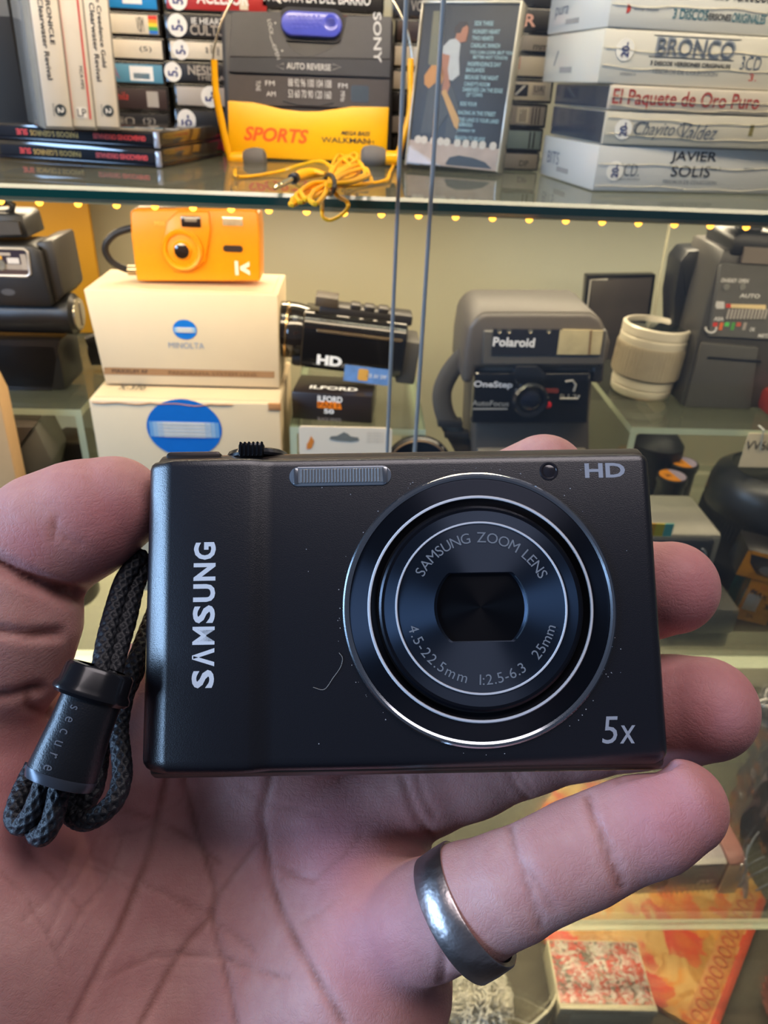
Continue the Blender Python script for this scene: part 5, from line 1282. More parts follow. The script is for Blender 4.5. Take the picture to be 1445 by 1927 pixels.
# ================================================================ cabinet base
def pattern_mat(name, cols, scale, rough=0.5, dist=1.5):
    m = bpy.data.materials.new(name); m.use_nodes = True
    nt = m.node_tree; p = nt.nodes['Principled BSDF']
    tc = nt.nodes.new('ShaderNodeTexCoord')
    nz = nt.nodes.new('ShaderNodeTexNoise'); nz.inputs['Scale'].default_value = scale * 0.5; nz.inputs['Detail'].default_value = 3; nz.inputs['Distortion'].default_value = dist
    nt.links.new(tc.outputs['Object'], nz.inputs['Vector'])
    vo = nt.nodes.new('ShaderNodeTexVoronoi'); vo.inputs['Scale'].default_value = scale
    mxv = nt.nodes.new('ShaderNodeMix'); mxv.data_type = 'VECTOR'; mxv.inputs[0].default_value = 0.06
    nt.links.new(tc.outputs['Object'], mxv.inputs[4]); nt.links.new(nz.outputs['Color'], mxv.inputs[5]); nt.links.new(mxv.outputs[1], vo.inputs['Vector'])
    sp = nt.nodes.new('ShaderNodeSeparateColor'); nt.links.new(vo.outputs['Color'], sp.inputs[0])
    ad = nt.nodes.new('ShaderNodeMath'); ad.operation = 'ADD'; 
    h_ = nt.nodes.new('ShaderNodeMath'); h_.operation = 'MULTIPLY'; h_.inputs[1].default_value = 0.55
    nt.links.new(sp.outputs[0], h_.inputs[0])
    h2 = nt.nodes.new('ShaderNodeMath'); h2.operation = 'MULTIPLY'; h2.inputs[1].default_value = 0.5
    nt.links.new(nz.outputs['Fac'], h2.inputs[0])
    nt.links.new(h_.outputs[0], ad.inputs[0]); nt.links.new(h2.outputs[0], ad.inputs[1])
    cr = nt.nodes.new('ShaderNodeValToRGB'); cr.color_ramp.interpolation = 'EASE'
    e = cr.color_ramp.elements
    while len(e) > 1: e.remove(e[-1])
    for i, (pos, c) in enumerate(cols):
        el = e[0] if i == 0 else e.new(pos)
        el.position = pos; el.color = lin(c)
    nt.links.new(ad.outputs[0], cr.inputs[0]); nt.links.new(cr.outputs[0], p.inputs['Base Color'])
    p.inputs['Roughness'].default_value = rough
    return m
P1 = at_z(1443, 1695, Z4 + 0.012); P2 = at_z(1352, 1935, Z4 + 0.012)
e2 = (P2 - P1).normalized(); e1 = Vector((e2.y, -e2.x, 0))
if e1.x > 0: e1 = -e1
mA = Matrix((e1, -e2, Vector((0, 0, 1)))).transposed().to_4x4()
mA = Matrix((-e1, -e2, Vector((0, 0, 1)))).transposed().to_4x4(); mA.translation = Vector((P1.x, P1.y, Z4))
L2 = 0.232; FP = [(0, -0.235), (0, 0), (-0.104, 0.089), (-0.25, 0.08), (-0.33, -0.02), (-0.33, -0.20), (-0.234, -0.262)]
t = thing('patterned_folder', mA, 'orange folder printed with leaves and a chain border, lying on the cabinet base', 'folder')
alb = pattern_mat('album_leaves', [(0.0, (150, 120, 56)), (0.28, (214, 150, 60)), (0.40, (244, 190, 110)), (0.52, (246, 160, 56)), (0.60, (236, 110, 40)), (0.70, (236, 72, 40)), (0.82, (244, 200, 130))], 26, 0.4)
mb = MB(); mb._add([Vector((x, y, z)) for z in (0.0003, 0.012) for x, y in FP], [tuple(range(len(FP) - 1, -1, -1)), tuple(range(len(FP), 2 * len(FP)))] + [(i, (i + 1) % len(FP), (i + 1) % len(FP) + len(FP), i + len(FP)) for i in range(len(FP))]); mb.bevel(0.0015, 2).build('cover', alb, t)
MB().box(-0.010, -L2 + 0.001, 0.0117, -0.0005, -0.001, 0.0126, 0.0003).build('border_line', mat('album_red', (222, 78, 36), 0.45), t)
MB().box(-0.0375, -L2 + 0.001, 0.0117, -0.012, -0.001, 0.0123, 0.0002).build('border_strip', mat('album_tan', (218, 150, 70), 0.45, var=0.2, scale=40), t)
lk = mat('album_link', (206, 92, 44), 0.45)
for i in range(13):
    yy = -0.012 - i * 0.0175
    pts = [(-0.0245 + 0.0085 * math.cos(a_), yy + 0.0062 * math.sin(a_), 0.0126) for a_ in np.linspace(0, 2 * math.pi, 16)[:-1]]
    MB().tube(pts, 0.0015, 6, closed=True).build('chain_link', lk, t)
# red floral tin in front of it
pa = at_z(1052, 1900, Z4 + 0.05); pb = at_z(1236, 1905, Z4 + 0.05)
m = Matrix.Translation((pa.x, pa.y, Z4 + 0.0128)) @ Matrix.Rotation(math.atan2(pb.y - pa.y, pb.x - pa.x), 4, 'Z')
t = thing('floral_tin', m, 'flat tin printed with red and white flowers, cream rim, at the picture bottom', 'tin')
flo = pattern_mat('tin_flowers', [(0.0, (60, 62, 40)), (0.30, (96, 90, 70)), (0.40, (226, 214, 196)), (0.50, (190, 50, 36)), (0.62, (214, 66, 44)), (0.72, (230, 220, 206)), (0.85, (150, 130, 96))], 120, 0.35, 0.8)
wt = (pb - pa).length
MB().box(0, 0, 0.0003, wt, 0.085, 0.040, 0.002).build('tin', mat('tin_cream', (226, 214, 176), 0.4), t)
MB().box(0.002, 0.006, 0.039, wt - 0.002, 0.083, 0.0405, 0.001).build('lid_print', flo, t)
MB().box(0, -0.0015, 0.030, wt, 0.005, 0.0425, 0.001).build('rim', mat('tin_cream'), t)
text(t, 'GALLETAS FINAS SURTIDAS', wt * 0.5, 0.037, wt * 0.7, 0.003, mat('tin_print', (170, 150, 110), 0.5), -0.0018)

# white yarn pompom
cw = at_z(905, 1872, Z4 + 0.055)
rp = 0.040
t = thing('pompom', Matrix.Translation((cw.x, cw.y, Z4 + 0.0005)), 'fluffy off-white yarn pompom below the ring finger band', 'pompom')
MB().lathe([(0.0005, 0.004)] + [(rp * 0.75 * math.sin(a_), rp - rp * 0.75 * math.cos(a_)) for a_ in np.linspace(0.3, 2.9, 10)] + [(0.0005, rp * 1.75)], 20).build('core', mat('yarn_core', (150, 146, 130), 0.9), t)
mb = MB(); rnd = random.Random(3)
for k in range(520):
    zz = rnd.uniform(-0.95, 1); an = rnd.uniform(0, 2 * math.pi); q_ = math.sqrt(1 - zz * zz)
    d = Vector((q_ * math.cos(an), q_ * math.sin(an), zz)); tg = Vector((rnd.uniform(-1, 1), rnd.uniform(-1, 1), rnd.uniform(-1, 1))); tg = (tg - d * tg.dot(d)).normalized()
    c = Vector((0, 0, rp))
    L = rp * rnd.uniform(0.94, 1.06)
    mb.tube([c + d * rp * 0.6, c + d * L * 0.86 + tg * 0.002, c + d * L + tg * 0.006, c + d * L * 0.98 + tg * 0.011], [0.0012, 0.0015, 0.0014, 0.0006], 5)
mb.build('yarn', mat('yarn_white', (222, 216, 198), 0.9), t, 80)['kind'] = 'stuff'
# ribbed cream strap curling beside it
ps = [at_z(x, y, Z4 + z) for x, y, z in ((1038, 1768, 0.053), (1050, 1795, 0.053), (1052, 1840, 0.053), (1040, 1885, 0.053), (1012, 1915, 0.05), (980, 1938, 0.048), (950, 1952, 0.046), (925, 1962, 0.045))]
c0 = ps[3].copy(); c0.z = Z4
t = thing('ribbed_strap', Matrix.Translation(c0), 'cream ribbed strap curling beside the pompom', 'strap')
sp_ = [p - c0 for p in spline(ps, 12)]
verts, faces = [], []
for i, p in enumerate(sp_):
    a_ = sp_[max(0, i - 1)]; b_ = sp_[min(len(sp_) - 1, i + 1)]; tg = (b_ - a_).normalized(); sd = Vector((-tg.y, tg.x, 0)).normalized()
    rib = 0.0012 * (i % 2)
    for o_ in ((0.0012 + rib, -0.040), (0.0012 + rib, 0.0), (-0.0012, 0.0), (-0.0012, -0.040)):
        verts.append(p + sd * o_[0] + Vector((0, 0, o_[1] - 0.0)))
for i in range(len(sp_) - 1):
    for k in range(4):
        faces.append((i * 4 + k, i * 4 + (k + 1) % 4, i * 4 + 4 + (k + 1) % 4, i * 4 + 4 + k))
faces += [(0, 1, 2, 3), tuple(len(verts) - 4 + k for k in (3, 2, 1, 0))]
mb = MB(); mb._add(verts, faces); o = mb.build('strap', mat('strap_cream', (222, 214, 182), 0.6), t, 30)
zm = min(v[2] for v in verts); o.location.z = -zm + 0.001
# ribbed pink glass dish at the bottom right corner
cc = at_z(1520, 1905, Z4 + 0.03)
t = thing('ribbed_dish', Matrix.Translation((cc.x, cc.y, Z4 + 0.0004)), 'pinkish ribbed dish in the bottom right corner of the picture', 'dish')
dm = mat('dish_pink', (170, 108, 92), 0.16, coat=0.9, var=0.15)
vs_, fs_ = [], []
pr_ = [(0.030, 0.0), (0.036, 0.002), (0.046, 0.016), (0.054, 0.034), (0.053, 0.036), (0.044, 0.020), (0.030, 0.006)]
for (r_q, h_q) in pr_:
    for k in range(120):
        an = 2 * math.pi * k / 120; rr_q = r_q * (1 + (0.03 * math.cos(30 * an)))
        vs_.append(Vector((rr_q * math.cos(an), rr_q * math.sin(an), h_q)))
for i in range(len(pr_) - 1):
    for k in range(120):
        fs_.append((i * 120 + k, i * 120 + (k + 1) % 120, (i + 1) * 120 + (k + 1) % 120, (i + 1) * 120 + k))
fs_ += [tuple(range(119, -1, -1)), tuple(6 * 120 + k for k in range(120))]
mb = MB(); mb._add(vs_, fs_); mb.build('dish', dm, t, 50)
# ================================================================ the held camera
mm = 0.001
R_LOC = np.array([[9.99858748e-01, -1.68009860e-02, 4.59648314e-04], [1.65783402e-02, 9.90369228e-01, 1.37455268e-01], [-2.76460558e-03, -1.37428232e-01, 9.90507869e-01]])
T_LOC = np.array([3.30466904, -17.5928465, -134.917431])
AXC = np.stack([R_LOC[:, 0], -R_LOC[:, 2], R_LOC[:, 1]], 1)         # right, away, up in the viewer's axes
AXW = CAM_M @ AXC
mH = Matrix(AXW.tolist()).to_4x4(); mH.translation = Vector(CAM_P + CAM_M @ (T_LOC * mm))
tH = thing('compact_camera', mH, 'black compact digital camera held up in the hand', 'camera')
sat = mat('satin_navy', (12, 13, 22), 0.31, var=0.06, scale=3000, bump=0.12, bscale=5200, spec=1.0)
frm = mat('frame_warm_reflection', (64, 56, 52), 0.32, 0.5, var=0.06)  # brown tone stands for warm LED light reflected on the chamfers
# front shell: a profile in plan, stacked over height
prof = []
prof += [(-47.0, 3.2), (-46.92, 2.2), (-46.68, 1.25), (-46.2, 0.55), (-45.4, 0.02), (-44.6, -0.45), (-43.8, -0.88), (-43.0, -1.25), (-42.4, -1.48), (-41.8, -1.6)]
prof += [(-28.6, -1.6), (-28.2, -1.5)]
for u in np.linspace(0.1, 0.9, 7):
    s_ = u * u * (3 - 2 * u); prof.append((-28.2 + 4.6 * u, -1.5 + 1.5 * s_))
prof += [(-23.4, 0.0), (44.7, 0.0)]
for a in np.linspace(math.pi / 2, 0, 7)[1:]:
    prof.append((44.7 + 2.3 * math.cos(a), 2.3 - 2.3 * math.sin(a)))
prof += [(47.0, 10.0), (-47.0, 10.0)]
levels = [(-28.25, 2.2), (-28.0, 1.3), (-27.3, 0.55), (-26.4, 0.1), (-25.6, 0.0), (26.6, 0.0), (27.5, 0.2), (28.0, 0.6), (28.25, 1.4)]
vs_, fs_ = [], []
for z, ins in levels:
    for (x, y) in prof:
        k = max(0.0, (abs(x) - 40) / 7); vs_.append(Vector((x - math.copysign(ins * k, x), y + ins * 0.8 * (1 if y < 5 else 0), z)) * mm)
n = len(prof)
for i in range(len(levels) - 1):
    for k in range(n):
        k2 = (k + 1) % n; fs_.append((i * n + k, i * n + k2, (i + 1) * n + k2, (i + 1) * n + k))
fs_ += [tuple(range(n - 1, -1, -1)), tuple((len(levels) - 1) * n + k for k in range(n))]
mb = MB(); mb._add(vs_, fs_); mb.build('front_shell', sat, tH, 40)
# back shell with chamfered top and bottom, its rim showing over and under the front
sp_ = [(1.6, 28.35), (4.4, 30.1), (17.2, 30.1), (18.2, 29.0), (18.2, -28.6), (17.2, -29.6), (4.0, -29.7), (1.4, -28.4)]
sp_ = [(y * mm, z * mm) for y, z in sp_]
MB().prism_x(sp_, -45.6 * mm, 46.3 * mm).bevel(0.0007, 2, 20).build('back_shell', frm, tH)
MB().box(-44.5 * mm, 18.2 * mm, -26 * mm, 44.5 * mm, 18.9 * mm, 27 * mm, 0.0006).build('screen_panel', GLOSSB(), tH)
# zoom lever on top
zl_ = MB().lathe([(6.0 * mm, 0), (6.2 * mm, 0.5 * mm), (5.8 * mm, 1.3 * mm), (5.2 * mm, 1.6 * mm), (0.1 * mm, 1.7 * mm)], 40, Matrix.Translation((-27.6 * mm, 8.0 * mm, 29.6 * mm))).build('zoom_lever', mat('lever_black', (24, 24, 28), 0.25, coat=0.4), tH)
mb = MB(); mb.box(-30.4 * mm, 1.6 * mm, 29.0 * mm, -25.6 * mm, 4.4 * mm, 31.8 * mm, 0.0005)
for i in range(6): mb.box((-30.1 + i * 0.8) * mm, 1.3 * mm, 29.2 * mm, (-29.7 + i * 0.8) * mm, 2.2 * mm, 31.9 * mm, 0.00012, 1)
mb.build('lever_ridge', GLOSSB(), zl_)
MB().prism(rrect(-44.5 * mm, 28.6 * mm, -34 * mm, 30.6 * mm, 0.0009), 3.2 * mm, 16 * mm).bevel(0.0005, 2).build('top_plate', frm, tH)
# flash window
fw0, fw1, fz0, fz1 = -20.5 * mm, -1.5 * mm, 22.85 * mm, 26.55 * mm
fwo_ = MB().prism(rrect(fw0, fz0, fw1, fz1, 1.83 * mm, 8), -0.25 * mm, 0.6 * mm).bevel(0.0002, 2).build('flash_window', mat('flash_glass', (112, 118, 126), 0.14, 0.15, coat=1.0, var=0.05), tH, label='clear flash window with ribbed diffuser')
mb = MB(); mb.box(fw0 + 1.6 * mm, -0.35 * mm, fz0 + 0.5 * mm, fw1 - 1.6 * mm, 0.2 * mm, fz1 - 0.45 * mm, 0.0001, 1)
for i in range(26):
    x = fw0 + (2.2 + i * 0.57) * mm; mb.box(x, -0.45 * mm, fz0 + 0.6 * mm, x + 0.3 * mm, 0, fz1 - 0.55 * mm, 0.00008, 1)
mb.build('diffuser', mat('diffuser_grey', (128, 130, 132), 0.3, 0.2, var=0.12, scale=2000), fwo_)
for x in (fw0 + 1.25 * mm, fw1 - 1.25 * mm):
    MB().box(x - 0.4 * mm, -0.42 * mm, fz0 + 0.35 * mm, x + 0.4 * mm, 0.1 * mm, fz1 - 0.35 * mm, 0.00015).build('flash_end', CHROME(), fwo_)
# focus lamp
MB().lathe([(1.75 * mm, 0), (1.7 * mm, 0.12 * mm), (1.4 * mm, 0.16 * mm), (1.3 * mm, -0.05 * mm), (0.7 * mm, 0.12 * mm), (0.02 * mm, 0.2 * mm)], 28, Matrix.Translation((27.8 * mm, -0.02 * mm, 25.0 * mm)) @ AX()).build('focus_lamp', mat('lamp_dark', (38, 34, 38), 0.15, coat=0.8), tH)
# lens
LX, LZ = 14.0 * mm, 0.1 * mm
def ring(nm, prof, m, seg=128, label=None, c0=False, c1=False):
    return MB().lathe([(r * mm, h * mm) for r, h in prof], seg, Matrix.Translation((LX, 0, LZ)) @ AX(), c0, c1).build(nm, m, tH, 30, label)
chl = mat('chrome_ring', (196, 202, 210), 0.16, 1.0, var=0.04)
chln = mat('silver_line', (222, 222, 226), 0.35, 0.15, var=0.03)
brush = mat('brushed_black', (46, 50, 60), 0.44, 0.9, var=0.05, aniso=0.97)
brush2 = mat('brushed_navy', (62, 72, 88), 0.42, 0.9, var=0.05, aniso=0.97)
ring('lens_trim', [(24.75, -0.2), (24.75, 0.45), (24.45, 0.75), (24.0, 0.8), (23.6, 0.55), (23.5, 0.2)], chl, label='bright chrome trim ring around the lens')
ring('outer_ring', [(23.7, 0.25), (23.5, 0.5), (20.3, 1.5)], brush)
ring('chrome_line', [(20.3, 1.45), (20.1, 1.75), (19.8, 1.75), (19.7, 1.4)], chln)
ring('barrel_step', [(19.75, 1.5), (19.5, 1.2), (18.6, 0.6), (18.3, 0.6)], mat('step_black', (14, 14, 18), 0.3))
ring('barrel_rim', [(18.35, 0.5), (18.2, 2.3), (17.8, 2.6), (17.3, 2.6)], mat('rim_dark', (26, 28, 36), 0.22, 0.6))
ring('inner_ring', [(17.35, 2.58), (15.3, 2.75)], brush2)
ring('chrome_line', [(15.35, 2.7), (15.25, 2.95), (15.0, 2.95), (14.9, 2.7)], chln)
# lens face with the cut-out for the blades
seg = 128
def cut(a):          # outline of the shutter opening: a disc clipped at top and bottom
    r = 8.4; x = r * math.cos(a); z = r * math.sin(a)
    if abs(z) > 6.15: s_ = 6.15 / abs(z); return x * s_ * (1.0), math.copysign(6.15, z)
    return x, z
vs_, fs_ = [], []
for k in range(seg):
    a = 2 * math.pi * k / seg; vs_.append(Vector((14.95 * math.cos(a), -2.75, 14.95 * math.sin(a))) * mm)
for k in range(seg):
    x, z = cut(2 * math.pi * k / seg); vs_.append(Vector((x, -2.75, z)) * mm)
for k in range(seg):
    x, z = cut(2 * math.pi * k / seg); vs_.append(Vector((x * 0.985, -2.35, z * 0.985)) * mm)
for k in range(seg):
    x, z = cut(2 * math.pi * k / seg); vs_.append(Vector((x * 0.93, -1.9, z * 0.97)) * mm)
for r0 in range(3):
    for k in range(seg):
        k2 = (k + 1) % seg; fs_.append((r0 * seg + k, r0 * seg + k2, (r0 + 1) * seg + k2, (r0 + 1) * seg + k))
mb = MB(); mb._add([v for v in vs_], fs_)
o = mb.build('lens_face', brush2, tH, 30); o.location = (LX, 0, LZ)
vs_ = []
for k in range(seg):
    x, z = cut(2 * math.pi * k / seg); vs_.append(Vector((x * 0.95, -1.92, z * 0.98)) * mm)
mb = MB(); c = mb._add(vs_ + [Vector((0, -1.92 * mm, 0))], [(k, (k + 1) % seg, seg) for k in range(seg)])
o = mb.build('lens_cover', mat('blade_black', (22, 23, 28), 0.3, 0.7, aniso=0.85), tH, 30); o.location = (LX, 0, LZ)
for nm_, pts_ in (('blade_edge', [(-7.6, 5.2), (0.2, -0.4), (7.0, 5.6)]), ):
    pass
# crescent highlight laid on as a bright tube at the opening's right side
MB().tube([(LX + 8.35 * mm * math.cos(a), -2.5 * mm, LZ + 8.35 * mm * math.sin(a)) for a in np.linspace(-0.75, 0.72, 18)], 0.00016, 6).build('opening_highlight', mat('highlight_steel', (120, 140, 156), 0.25, 0.9), tH)

# lettering
pale = mat('silver_letter', (226, 230, 236), 0.4, 0.1, var=0.04); gre = mat('grey_letter', (164, 166, 174), 0.4, 0.1)
lets = 'S\u039bMSUNG'
z0, z1 = -13.6, 12.9
step = (z1 - z0) / 7
for i, ch in enumerate(lets):
    zc = z0 + step * (i + 0.5)
    text(tH, ch, -35.55 * mm, zc * mm, step * 0.84 * mm, 3.95 * mm, pale, -1.66 * mm, rot=math.pi / 2, bold=0.012 if ch == 'M' else 0.035)
text(tH, 'HD', 38.2 * mm, 24.95 * mm, 7.5 * mm, 2.75 * mm, gre, -0.05 * mm, bold=0.03)
text(tH, '5', 36.4 * mm, -21.9 * mm, 3.0 * mm, 4.7 * mm, gre, -0.05 * mm, shear=0.15)
text(tH, 'x', 39.5 * mm, -22.7 * mm, 2.9 * mm, 3.1 * mm, gre, -0.05 * mm, shear=0.15)
def arc_text(s, r, a0, a1, h, m, flip=False):
    """letters along a circle round the lens; a0 -> a1 are angles of the first and last letter"""
    wid = []
    for ch in s:
        if ch == ' ': wid.append(0.42)
        else:
            v, _ = text_geo(ch); wid.append((v[:, 0].max() - v[:, 0].min()) + 0.10)
    tot = sum(wid); acc = 0; VS, FS = [], []
    for ch, w_ in zip(s, wid):
        u = (acc + w_ / 2) / tot; acc += w_
        if ch == ' ': continue
        a = a0 + (a1 - a0) * u
        v, f = text_geo(ch)
        cx_ = (v[:, 0].min() + v[:, 0].max()) / 2
        cap = 0.73
        rot = a - math.pi / 2 if not flip else a + math.pi / 2
        c_, s_ = math.cos(rot), math.sin(rot); b = len(VS)
        for x, y in v:
            x = (x - cx_) * h / cap; y = (y - cap / 2) * h / cap
            VS.append((LX + r * math.cos(a) + x * c_ - y * s_, -2.83 * mm, LZ + r * math.sin(a) + x * s_ + y * c_))
        FS += [tuple(b + i for i in q) for q in f]
    me = bpy.data.meshes.new('lettering'); me.from_pydata(VS, [], FS); return link('lettering', me, m, tH, 0)
D2 = math.radians
lm = mat('lens_letter', (136, 142, 150), 0.4, 0.2)
arc_text('SAMSUNG ZOOM LENS', 12.5 * mm, D2(152), D2(24), 1.95 * mm, lm)
arc_text('4.5-22.5mm', 12.6 * mm, D2(193), D2(258), 1.9 * mm, lm, True)
arc_text('1:2.5-6.3', 12.6 * mm, D2(266), D2(305), 1.9 * mm, lm, True)
arc_text('25mm', 12.6 * mm, D2(315), D2(345), 1.9 * mm, lm, True)
# a hair and dust on the front
hair = [(-16.2, -13.6), (-14.2, -14.0), (-12.6, -12.0), (-11.3, -10.2), (-10.9, -8.6), (-11.5, -7.6)]
MB().tube(spline([(x * mm, -0.12 * mm, z * mm) for x, z in hair], 6), 0.00006, 5).build('hair', mat('hair_pale', (150, 146, 140), 0.5), tH)
mb = MB(); rnd = random.Random(11)
for k in range(70):
    x, z = rnd.uniform(-20, 44), rnd.uniform(-25, 26)
    if k < 40: a = rnd.uniform(0.4, 6.0); x, z = 14 + 25.8 * math.cos(a) + rnd.uniform(-0.5, 0.8), 25.8 * math.sin(a)
    s_ = rnd.uniform(0.03, 0.09); mb.box((x - s_) * mm, -0.08 * mm, (z - s_) * mm, (x + s_) * mm, 0.02 * mm, (z + s_) * mm)
mb.build('dust', mat('dust_pale', (180, 180, 184), 0.6), tH, 0)['kind'] = 'stuff'
# strap eyelet on the left side
MB().tube([(-47.4 * mm, (9 + 2.2 * math.cos(a)) * mm, (10.5 + 4 * math.sin(a)) * mm) for a in np.linspace(0, 2 * math.pi, 14)[:-1]], 0.0007, 8, closed=True).build('strap_eyelet', GLOSSB(), tH)

# ================================================================ the hand
def cpx(px, py, d): return np.array([(px - CX) * d / F_PX, -(py - CY) * d / F_PX, -d])
K_PALM = [  # (px, py, depth mm, radius mm) pairs: metacarpals, heel, thenar
    ((10, 2080, 158, 19), (290, 1390, 168, 15)),
    ((290, 1390, 168, 15), (400, 1290, 169, 13)),
    ((140, 2120, 160, 19), (520, 1425, 171, 15)),
    ((290, 2140, 160, 19), (620, 1545, 168, 14.5)),
    ((470, 2140, 157, 20), (700, 1670, 160, 13.5)),
    ((610, 2080, 153, 20), (690, 1850, 153, 15.5)),
    ((690, 1850, 153, 15.5), (716, 1720, 154, 12.5)),
    ((60, 2120, 150, 26), (-20, 1720, 147, 22)),
    ((-20, 1720, 147, 22), (-70, 1480, 147, 17.5)),
    ((-60, 1560, 155, 16), (110, 1428, 163, 13.5)),
    ((110, 1428, 163, 13.5), (290, 1316, 168, 12.6)),
    ((60, 1800, 158, 20), (330, 1600, 168, 14.5)),
]
FINGERS = [
    # thumb
    [(-75, 1440, 147, 15.5), (-40, 1290, 146, 12.6), (-8, 1230, 145, 13.6), (8, 1160, 144, 14.0), (18, 1110, 144, 12.6), (38, 1052, 144, 12.0), (95, 1008, 145, 12.0), (160, 976, 146, 11.3), (216, 950, 147, 9.6)],
    # index
    [(400, 1290, 169, 13), (560, 1150, 174, 11.8), (700, 1050, 176, 11.3), (800, 1010, 175, 10.8), (900, 960, 174, 10.4), (1022, 899, 170, 9.9)],
    # middle
    [(520, 1425, 171, 14), (720, 1320, 174, 12), (900, 1235, 174, 11.4), (1010, 1180, 172, 11.2), (1110, 1140, 168, 10.6), (1200, 1113, 161, 10.4), (1262, 1106, 156, 9.7)],
    # ring finger
    [(620, 1540, 168, 14), (790, 1472, 168, 11.8), (880, 1436, 168, 11.8), (985, 1396, 167, 11.2), (1090, 1368, 166, 11.0), (1180, 1352, 162, 10.6), (1265, 1337, 157, 11.2), (1325, 1334, 152, 10.5)],
    # little finger
    [(712, 1752, 152, 12.2), (800, 1730, 143, 10.4), (885, 1699, 136, 10.1), (960, 1668, 133, 9.1), (1035, 1632, 131, 8.5), (1095, 1604, 131, 8.7), (1155, 1575, 130.5, 8.2), (1222, 1548, 130, 8.4), (1279, 1518, 130, 8.0)],
]
def smin(a, b, k):
    h = np.clip(0.5 + 0.5 * (b - a) / k, 0, 1); return b + (a - b) * h - k * h * (1 - h)
def cone(P, A, B):
    a = cpx(*A[:3]).astype(np.float32); b = cpx(*B[:3]).astype(np.float32)
    ba = b - a; L = float(ba @ ba)
    px, py, pz = P[0] - a[0], P[1] - a[1], P[2] - a[2]
    t = np.clip((px * ba[0] + py * ba[1] + pz * ba[2]) / L, 0, 1)
    return np.sqrt((px - t * ba[0]) ** 2 + (py - t * ba[1]) ** 2 + (pz - t * ba[2]) ** 2) - (A[3] + t * (B[3] - A[3]))
def hand_sdf(P):
    palm = None
    for A, B in K_PALM:
        d = cone(P, A, B); palm = d if palm is None else smin(palm, d, 9.0)
    out = palm
    for i, ch in enumerate(FINGERS):
        f = None
        for A, B in zip(ch[:-1], ch[1:]):
            d = cone(P, A, B); f = d if f is None else smin(f, d, 2.2)
        out = smin(out, f, 1.2) if i == 0 else np.minimum(out, smin(palm, f, 6.0 if i < 3 else 3.0))
    # flesh pressed flat where it touches the camera
    q = [P[j] - T_LOC[j] for j in range(3)]
    lx = q[0] * AXC[0, 0] + q[1] * AXC[1, 0] + q[2] * AXC[2, 0]
    ly = q[0] * AXC[0, 1] + q[1] * AXC[1, 1] + q[2] * AXC[2, 1] - 8.4
    lz = q[0] * AXC[0, 2] + q[1] * AXC[1, 2] + q[2] * AXC[2, 2] - 0.2
    dx, dy, dz = np.abs(lx) - 45.6, np.abs(ly) - 9.2, np.abs(lz) - 28.6
    bx = np.sqrt(np.maximum(dx, 0) ** 2 + np.maximum(dy, 0) ** 2 + np.maximum(dz, 0) ** 2) + np.minimum(np.maximum(dx, np.maximum(dy, dz)), 0) - 1.7
    out = -smin(-out, bx, 1.6)
    return np.maximum(out, -118.0 - P[1]) if False else np.maximum(out, (-P[1]) - 116.0)
st = 0.85
gx = np.arange(-126, 78, st, dtype=np.float32); gy = np.arange(-119, 26, st, dtype=np.float32); gzv = np.arange(-200, -112, st, dtype=np.float32)
GX, GY, GZ = np.meshgrid(gx, gy, gzv, indexing='ij')
V = hand_sdf((GX, GY, GZ)).astype(np.float32)
V[0], V[-1] = 5, 5; V[:, 0], V[:, -1] = 5, 5; V[:, :, 0], V[:, :, -1] = 5, 5
ins = V < 0
nx, ny, nz = V.shape
cnt = np.zeros((nx - 1, ny - 1, nz - 1), np.int8)
for a in (0, 1):
    for b in (0, 1):
        for c in (0, 1): cnt += ins[a:nx - 1 + a, b:ny - 1 + b, c:nz - 1 + c]
act = np.argwhere((cnt > 0) & (cnt < 8))
idx = np.full(cnt.shape, -1, np.int32); idx[act[:, 0], act[:, 1], act[:, 2]] = np.arange(len(act))
acc = np.zeros((len(act), 3)); num = np.zeros(len(act))
cor = [(a, b, c) for a in (0, 1) for b in (0, 1) for c in (0, 1)]
for i in range(8):
    for j in range(i + 1, 8):
        if sum(abs(cor[i][k] - cor[j][k]) for k in range(3)) != 1: continue
        p, q_ = np.array(cor[i]), np.array(cor[j])
        va = V[act[:, 0] + p[0], act[:, 1] + p[1], act[:, 2] + p[2]]; vb = V[act[:, 0] + q_[0], act[:, 1] + q_[1], act[:, 2] + q_[2]]
        m_ = (va < 0) != (vb < 0)
        tt = np.where(m_, va / np.where(m_, va - vb, 1), 0)
        acc += m_[:, None] * (p + tt[:, None] * (q_ - p)); num += m_
HV = np.stack([gx[0] + st * (act[:, 0] + acc[:, 0] / num), gy[0] + st * (act[:, 1] + acc[:, 1] / num), gzv[0] + st * (act[:, 2] + acc[:, 2] / num)], 1)
quads = []
for ax in range(3):
    lo = [slice(None)] * 3; hi = [slice(None)] * 3; lo[ax] = slice(0, -1); hi[ax] = slice(1, None)
    ch_ = np.argwhere(ins[tuple(lo)] != ins[tuple(hi)])
    u, v = (ax + 1) % 3, (ax + 2) % 3
    def cell(du, dv):
        c = ch_.copy(); c[:, u] -= du; c[:, v] -= dv; return idx[c[:, 0], c[:, 1], c[:, 2]]
    q_ = np.stack([cell(1, 1), cell(0, 1), cell(0, 0), cell(1, 0)], 1)
    s_in = ins[tuple(lo)][ch_[:, 0], ch_[:, 1], ch_[:, 2]]
    q_[~s_in] = q_[~s_in][:, ::-1]
    quads.append(q_)
quads = np.concatenate(quads)
def grad(p, e=0.35):
    g_ = np.zeros_like(p)
    for k in range(3):
        a = p.copy(); a[:, k] += e; b = p.copy(); b[:, k] -= e
        g_[:, k] = (hand_sdf(a.T) - hand_sdf(b.T)) / (2 * e)
    return g_ / np.maximum(np.linalg.norm(g_, axis=1, keepdims=True), 1e-6)
HN = grad(HV)
